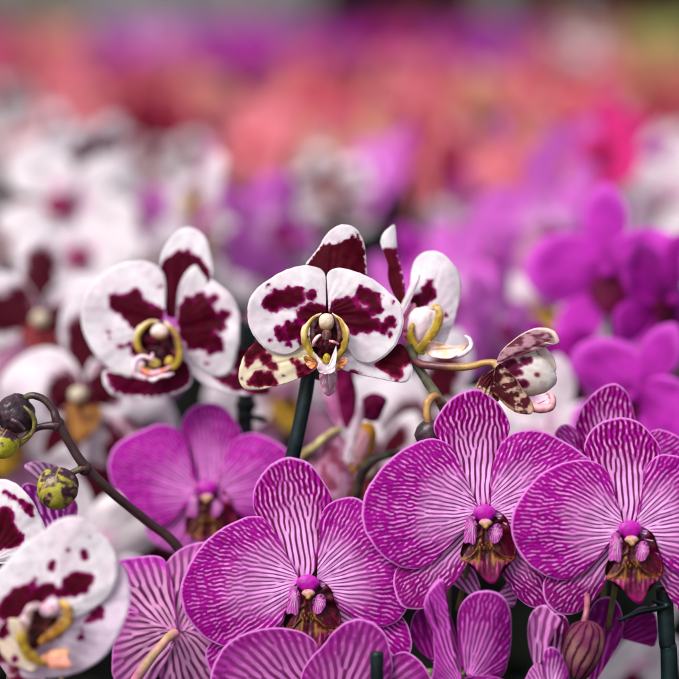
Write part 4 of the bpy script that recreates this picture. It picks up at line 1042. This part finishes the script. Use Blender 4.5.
def cultivar(pet, dor=None, spots=False, lipc=None, res=1.0, seed=0, throat=None, edge=None):
    n, nr = int(40 * res), int(16 * res)
    rs = np.random.RandomState(seed)

    def gp(c, dark=None, sp=None):
        if sp:
            return spotted(sp, soft=3, warp=7)

        def pig(i):
            o = mixc(c, c * .72, sstep(.3, .7, fbm(i['P'][..., 0] / 30, i['P'][..., 1] / 30, seed)) * .6)
            if throat is not None:
                o = mixc(throat, o, sstep(.05, .5, i['T']))
            if edge is not None:
                o = mixc(o, edge, sstep(.8, .97, i['T']))
            return o
        return pig
    out = []
    dc = dor if dor is not None else pet

    def rnd(k, cx, cy, w):
        return [(cx + rs.uniform(-w, w), cy + rs.uniform(-w, w), rs.uniform(8, 20)) for _ in range(k)]
    out.append(("dorsal_sepal", sheet(DOR, (0, -2), gp(dc, sp=[(0, -14 - 12 * k, 22) for k in range(6)] if spots else None), depth=-3, tilt=rs.uniform(-9, 2), cup=-3, n=n, nr=nr, seed=seed)))
    for fl in (False, True):
        sg_ = -1 if fl else 1
        out.append(("lateral_sepal", sheet(polyn(LAT, fl), (0, 6), gp(dc, sp=rnd(8, sg_ * 46, 66, 26) if spots else None), depth=-3, tilt=rs.uniform(-9, 1), cup=-2, n=n, nr=nr, seed=seed + 2)))
        out.append(("petal", sheet(polyn(PET, fl), (0, 0), gp(pet, sp=[(sg_ * 20, -2, 20)] + rnd(7, sg_ * 46, -6, 22) if spots else None), depth=0, tilt=rs.uniform(-9, 10), cup=-6, ruffle=3.5, n=n, nr=nr, seed=seed + 3 + fl)))
    lc = lipc if lipc is not None else lin(110, 8, 60)
    out.append(("lip", sheet([(-16, 8), (-26, 30), (-10, 56), (0, 64), (10, 56), (26, 30), (16, 8)], (0, 10), flat(lc, DEEP2, 8), depth=4, tilt=4, cup=-3, n=max(16, n // 2), nr=max(8, nr // 2))))
    out.append(("column", blob((0, 2), (11, 10), flat(dc * .9 if not spots else IVORY, None, 8), depth=5, rz=12, n=16, m=10)))
    return out


MAGP, MAGL = lin(194, 46, 184), lin(208, 100, 202)
CULT = {
    'spot1': cultivar(WHITE, spots=True, lipc=lin(170, 120, 60), seed=1),
    'spot2': cultivar(WHITE, spots=True, lipc=lin(150, 60, 60), seed=7),
    'white': cultivar(lin(240, 230, 236), lipc=lin(150, 30, 90), seed=3, throat=lin(216, 140, 190)),
    'whiteb': cultivar(lin(236, 222, 230), dor=lin(190, 130, 166), lipc=YEL, seed=14, throat=lin(120, 20, 70)),
    'mag': cultivar(MAGP, lipc=lin(100, 4, 60), seed=4, edge=lin(214, 84, 208), throat=lin(128, 12, 118)),
    'magd': cultivar(lin(168, 24, 154), lipc=lin(80, 4, 50), seed=5, edge=lin(190, 50, 180), throat=lin(104, 6, 92)),
    'magl': cultivar(MAGL, lipc=lin(180, 20, 130), seed=6, throat=lin(236, 190, 232)),
    'hot': cultivar(lin(212, 44, 124), lipc=lin(150, 6, 50), seed=8),
    'coral': cultivar(lin(208, 84, 104), lipc=lin(190, 30, 60), seed=9, edge=lin(220, 130, 136)),
    'salmon': cultivar(lin(218, 120, 132), lipc=lin(200, 60, 60), seed=10, throat=lin(226, 90, 110)),
    'tan': cultivar(lin(194, 138, 112), lipc=lin(176, 50, 60), seed=12, throat=lin(206, 90, 80)),
    'yel': cultivar(lin(196, 166, 100), lipc=lin(190, 90, 60), seed=15),
    'lime': cultivar(lin(176, 184, 110), lipc=lin(200, 120, 120), seed=16),
    'maroon': cultivar(lin(160, 44, 70), lipc=lin(90, 4, 40), seed=17),
    'purple': cultivar(lin(150, 36, 170), lipc=lin(90, 4, 90), seed=18),
}
KM = 0.8 * FOVK / SIZE     # metres per drawing px
DATA, MERGED = {}, {}


def to_local(v):
    return (v[:, :1] * RIGHT - v[:, 1:2] * UP - v[:, 2:3] * FWD) * KM


STEMC = flat(lin(86, 96, 50), lin(60, 60, 40), 9)
for nm, pcs in CULT.items():
    MERGED[nm] = join([p for _, p in pcs] + [tube([(0, 4, -4), (0, 20, -18), (0, 60, -28)], [4, 4, 4], STEMC, n=6, sub=4)])
mesh_cache = {}


def place(o, x, y, z, yaw, pitch, roll, s):
    o.location = (x, y, z)
    o.rotation_euler = (Matrix.Rotation(yaw, 3, 'Z') @ Matrix.Rotation(pitch, 3, 'X') @ Matrix.Rotation(roll, 3, 'Y')).to_euler()
    o.scale = (s, s, s)


def bg_parts(nm, px, py, d, s, yaw, pitch, roll, label, group=None):
    """a blurred flower near enough to show its petals: thing with parts, sharing mesh data"""
    e = bpy.data.objects.new("orchid_flower", None)
    COL.objects.link(e)
    tag(e, label, "orchid flower", group)
    p = at(px, py, d)
    place(e, *p, math.radians(yaw), math.radians(pitch), math.radians(roll), s)
    for k, (pn, pc) in enumerate(CULT[nm] + [("pedicel", tube([(0, 4, -4), (0, 20, -18), (0, 60, -28), (0, 300, -32)], [4, 4, 4, 4], STEMC, n=8, sub=4))]):
        key = (nm, k)
        if key in mesh_cache:
            o = bpy.data.objects.new(pn, mesh_cache[key])
            COL.objects.link(o)
            o.parent = e
        else:
            o = mesh_obj(pn, to_local(pc.v), pc.f, pc.c, M_FAR, e)
            mesh_cache[key] = o.data
    return e


# named blurred flowers: cultivar, px, py, distance, size, yaw, pitch, roll, label
GW, GM = "blurred white orchids with burgundy behind the sharp ones", "blurred magenta orchids on the right"
NAMED = [
    ('spot2', 40, 318, 1.02, 1.0, 10, -4, 3, "blurred white orchid with a solid burgundy centre at the left edge, above the bud stem", GW),
    ('spot1', 82, 392, .95, .95, -16, 4, -8, "blurred white orchid right behind the lower rim of the left spotted flower", GW),
    ('whiteb', 8, 432, .99, .9, 22, 5, 12, "blurred white orchid behind the topmost buds at the left edge", GW),
    ('spot2', 132, 500, .97, 1.0, 6, 10, 20, "blurred white orchid seen between the dark bud stem and the big lower left flower", GW),
    ('white', 90, 548, .93, .8, 16, 0, -20, "blurred plain white petals just right of the round bud", GW),
    ('spot1', 428, 428, .98, 1.0, -12, 6, 14, "blurred white and burgundy orchid between the central flower and the sharp pink one", GW),
    ('spot2', 372, 470, .96, .7, -50, 0, 30, "blurred orchid with a yellow lip seen side on, left of the sharp pink dorsal petal", GW),
    ('white', 548, 438, .96, .8, -10, 0, 4, "blurred white petals under the half open bud on the right", GW),
    ('white', 640, 668, .96, .8, 30, 30, 30, "blurred white petals low in the bottom right corner beside the stake", GW),
    ('whiteb', 280, 392, 1.06, .9, 24, 0, -12, "blurred pale orchid between the two dark stakes", GW),
    ('mag', 607, 272, 1.0, .9, -10, -4, -4, "large blurred magenta orchid with five clear petals, right of centre near the edge", GM),
    ('magd', 668, 300, .97, .8, 34, 0, 40, "blurred darker magenta orchid cut by the right edge", GM),
    ('mag', 634, 396, .93, .78, -38, 4, 26, "blurred magenta orchid just above the sharp one at the right edge", GM),
    ('magl', 506, 322, 1.06, .8, 58, 0, 30, "blurred light magenta orchid turned side on, above the half open bud", GM),
    ('magl', 452, 286, 1.16, .8, -44, 0, 10, "blurred magenta orchid behind the side view white one", GM),
    ('magd', 566, 372, .98, .62, 44, 0, -30, "blurred dark magenta orchid behind the half open bud", GM),
    ('magl', 546, 222, 1.28, 1.0, 10, 0, 0, "blurred pale lilac orchid above the five petalled magenta one", GM),
    ('hot', 612, 146, 1.34, .74, -62, 0, 52, "blurred hot pink orchid standing highest on the right", GM),
    ('white', 672, 196, 1.4, .9, -20, 0, 10, "blurred whitish orchid at the right edge above the magenta ones", GM),
    ('magl', 560, 190, 1.5, 1.0, 10, 0, 0, "blurred orchid of mixed lilac and white left of the hot pink one", GM),
]
for nm, px, py, d, s, yw, pt, rl, lb, gp_ in NAMED:
    bg_parts(nm, px, py, d, s, yw, pt, rl, lb, gp_)

# rows of flowers farther back: individual copies up to about 5 m, the rest one mass
FIELD_LABEL = {
    'w': ("soft white and burgundy orchid blurred in the rows behind", "white orchids blurred in the rows behind"),
    'm': ("soft magenta orchid blurred in the rows behind", "magenta orchids blurred in the rows behind"),
    'c': ("soft coral or salmon orchid blurred in the middle rows", "coral orchids blurred in the middle rows"),
    't': ("soft tan orange orchid blurred in the middle rows", "tan orchids blurred in the middle rows"),
    'r': ("soft deep red or hot pink orchid blurred in the middle rows", "red orchids blurred in the middle rows"),
    'y': ("soft yellow orchid blurred in the far rows", "yellow orchids blurred in the far rows"),
}
KIND = {'spot1': 'w', 'spot2': 'w', 'white': 'w', 'whiteb': 'w', 'mag': 'm', 'magd': 'm', 'magl': 'm', 'purple': 'm', 'hot': 'r', 'maroon': 'r', 'coral': 'c', 'salmon': 'c', 'tan': 't', 'yel': 'y', 'lime': 'y'}


def pick(px, py):
    """which cultivar stands in which part of the house"""
    r = random.random
    px += random.uniform(-22, 22)
    py += random.uniform(-7, 7)
    if py > 158 or (py > 128 and (px > 560 or px < 20)):
        if px < 345:
            return random.choice(['spot1', 'spot2', 'spot1', 'white', 'whiteb', 'whiteb']) if r() < .92 else 'magl'
        if px < 400:
            return random.choice(['mag', 'magl', 'magl', 'whiteb', 'magl'])
        if py < 205 and px < 540:
            return random.choice(['magl', 'magl', 'salmon', 'mag'])
        return random.choice(['mag', 'magl', 'magd', 'magl', 'whiteb']) if px < 660 or r() < .4 else 'white'
    if py > 60:
        if px < 45 and py > 95:
            return 'white'
        if px < 45:
            return random.choice(['coral', 'hot', 'salmon'])
        if px < 110:
            return random.choice(['tan', 'coral', 'salmon', 'salmon'])
        if px < 200:
            return random.choice(['coral', 'coral', 'maroon', 'salmon', 'salmon'])
        if px < 330:
            return random.choice(['salmon', 'coral', 'tan', 'salmon', 'maroon' if py < 85 else 'tan'])
        if px < 520:
            return random.choice(['tan', 'salmon', 'salmon', 'tan', 'coral', 'maroon'])
        return random.choice(['maroon', 'tan', 'salmon', 'coral']) if px < 620 else random.choice(['tan', 'yel', 'maroon'])
    if 35 < px < 80:
        return random.choice(['yel', 'salmon', 'yel'])
    if px < 35:
        return random.choice(['maroon', 'hot', 'mag'])
    if px < 200:
        return random.choice(['magl', 'mag', 'magl', 'purple'])
    if px < 400:
        return random.choice(['mag', 'hot', 'magd', 'purple', 'magd'])
    if px < 470:
        return random.choice(['maroon', 'coral', 'magd'])
    if px < 545:
        return random.choice(['purple', 'purple', 'mag', 'maroon'])
    if px < 620:
        return random.choice(['maroon', 'white', 'salmon', 'tan'])
    return random.choice(['lime', 'lime', 'yel'])


def project(p):
    r = p - CAM
    d = float(r @ FWD)
    return SIZE / 2 + (r @ RIGHT) / d / (FOVK / SIZE), SIZE / 2 - (r @ UP) / d / (FOVK / SIZE), d


cells = []
y = 1.16
while y < 15.5:
    step = 0.066 + 0.027 * y
    half = 0.19 * y + 0.15
    x = -half
    while x < half:
        cells.append((x + random.uniform(-.4, .4) * step, y + random.uniform(-.4, .4) * step, step))
        x += step * (0.95 if y < 5 else 1.0)
    y += step * 0.95
merged_mesh = {}
n_ind = 0
far_v, far_f, far_c, far_k = [], [], [], 0
for x, y, step in cells:
    z = 0.595 + random.uniform(-.06, .035)
    p = np.array([x, y, z])
    px, py, d = project(p)
    nm = pick(px, py)
    if py > 150 and nm in ('spot1', 'spot2', 'white', 'whiteb') and random.random() < .5:
        z += .0
    yaw, pt, rl = random.gauss(0, .65), random.gauss(-.22, .25), random.gauss(0, .5)
    s = random.uniform(.68, .98) * (1 if y < 4 else min(1.5, step / 0.17))
    if n_ind < 278 and -60 < px < 740 and y < 5.2:
        if nm not in merged_mesh:
            m_ = MERGED[nm]
            o = mesh_obj("orchid_flower", to_local(m_.v), m_.f, m_.c, M_FAR)
            merged_mesh[nm] = o.data
        else:
            o = bpy.data.objects.new("orchid_flower", merged_mesh[nm])
            COL.objects.link(o)
        place(o, x, y, z, yaw, pt, rl, s)
        lb, gr = FIELD_LABEL[KIND[nm]]
        tag(o, lb, "orchid flower", gr)
        n_ind += 1
    elif n_ind >= 278 or y >= 5.2:
        # far mass: five simple curved petals per flower
        base = {'spot1': WHITE, 'spot2': WHITE}.get(nm)
        pc = CULT[nm]
        col = pc[3][1].c.mean(0)
        Rm = np.array((Matrix.Rotation(yaw, 3, 'Z') @ Matrix.Rotation(pt, 3, 'X') @ Matrix.Rotation(rl, 3, 'Y')))
        for k in range(5):
            a = math.radians(90 + 72 * k)
            w = 1.25 if k in (1, 4) else .85
            ca, sa = math.cos(a), math.sin(a)
            u, t = np.meshgrid(np.linspace(-1, 1, 4), np.linspace(0, 1, 4))
            wid = np.sin(np.pi * np.clip(t, .04, .96)) ** .6 * .022 * w
            X = u * wid
            R_ = t * .046
            Z = .006 * np.cos(u * 1.5) - .01 * t * t
            V_ = np.stack([ca * R_ - sa * X, -Z, sa * R_ + ca * X], -1).reshape(-1, 3) * s
            V_ = V_ @ Rm.T + p
            q = np.array([(i * 4 + j, i * 4 + j + 1, (i + 1) * 4 + j + 1, (i + 1) * 4 + j) for i in range(3) for j in range(3)]) + far_k
            far_v.append(V_)
            far_f.append(q)
            far_c.append(np.repeat((col * random.uniform(.5, 1.2))[None], 16, 0))
            far_k += 16
o = mesh_obj("orchid_field", np.vstack(far_v), np.vstack(far_f), np.vstack(far_c), M_FAR)
o["kind"] = "stuff"
o["label"] = "blurred mass of many coloured orchids filling the far part of the greenhouse"

# leaves and stems under the flowers, added to block light and darken the gaps: one mass nobody could count
M_LEAF = petal_material("leaf", rough=0.6, trans=0.05, bump=0.0, spec=0.12, mottle=0.3)
lv, lf, lc, k0 = [], [], [], 0
y = 0.72
while y < 16:
    step = 0.11 + 0.05 * y
    half = 0.2 * y + 0.25
    x = -half
    while x < half:
        for q in range(3):
            cx, cy = x + random.uniform(-.5, .5) * step, y + random.uniform(-.5, .5) * step
            cz = random.uniform(.2, .36 if y < 1.4 else .46)
            a = random.uniform(0, 2 * math.pi)
            Lh, Wd = random.uniform(.09, .16) * (1 + .25 * y), random.uniform(.025, .038) * (1 + .25 * y)
            t, u = np.meshgrid(np.linspace(0, 1, 7), np.linspace(-1, 1, 5), indexing='ij')
            wd = Wd * np.sin(np.pi * np.clip(t, .05, .97)) ** .7
            lx, ly = t * Lh, u * wd
            lz = .05 * np.sin(t * 2.6) - .6 * wd * (1 - np.abs(u)) * .6
            vv = np.stack([cx + math.cos(a) * lx - math.sin(a) * ly, cy + math.sin(a) * lx + math.cos(a) * ly, cz + lz], -1).reshape(-1, 3)
            lv.append(vv)
            lf.append(np.array([(i * 5 + j, i * 5 + j + 1, (i + 1) * 5 + j + 1, (i + 1) * 5 + j) for i in range(6) for j in range(4)]) + k0)
            lc.append(np.repeat((lin(14, 22, 10) * random.uniform(.3, 1.0))[None], 35, 0))  # leaf green taken near black so the gaps stay dark
            k0 += 35
        x += step
    y += step
o = mesh_obj("foliage", np.vstack(lv), np.vstack(lf), np.vstack(lc), M_LEAF)
o["kind"] = "stuff"
o["label"] = "dark green strap leaves added under the orchid flowers to darken the gaps"
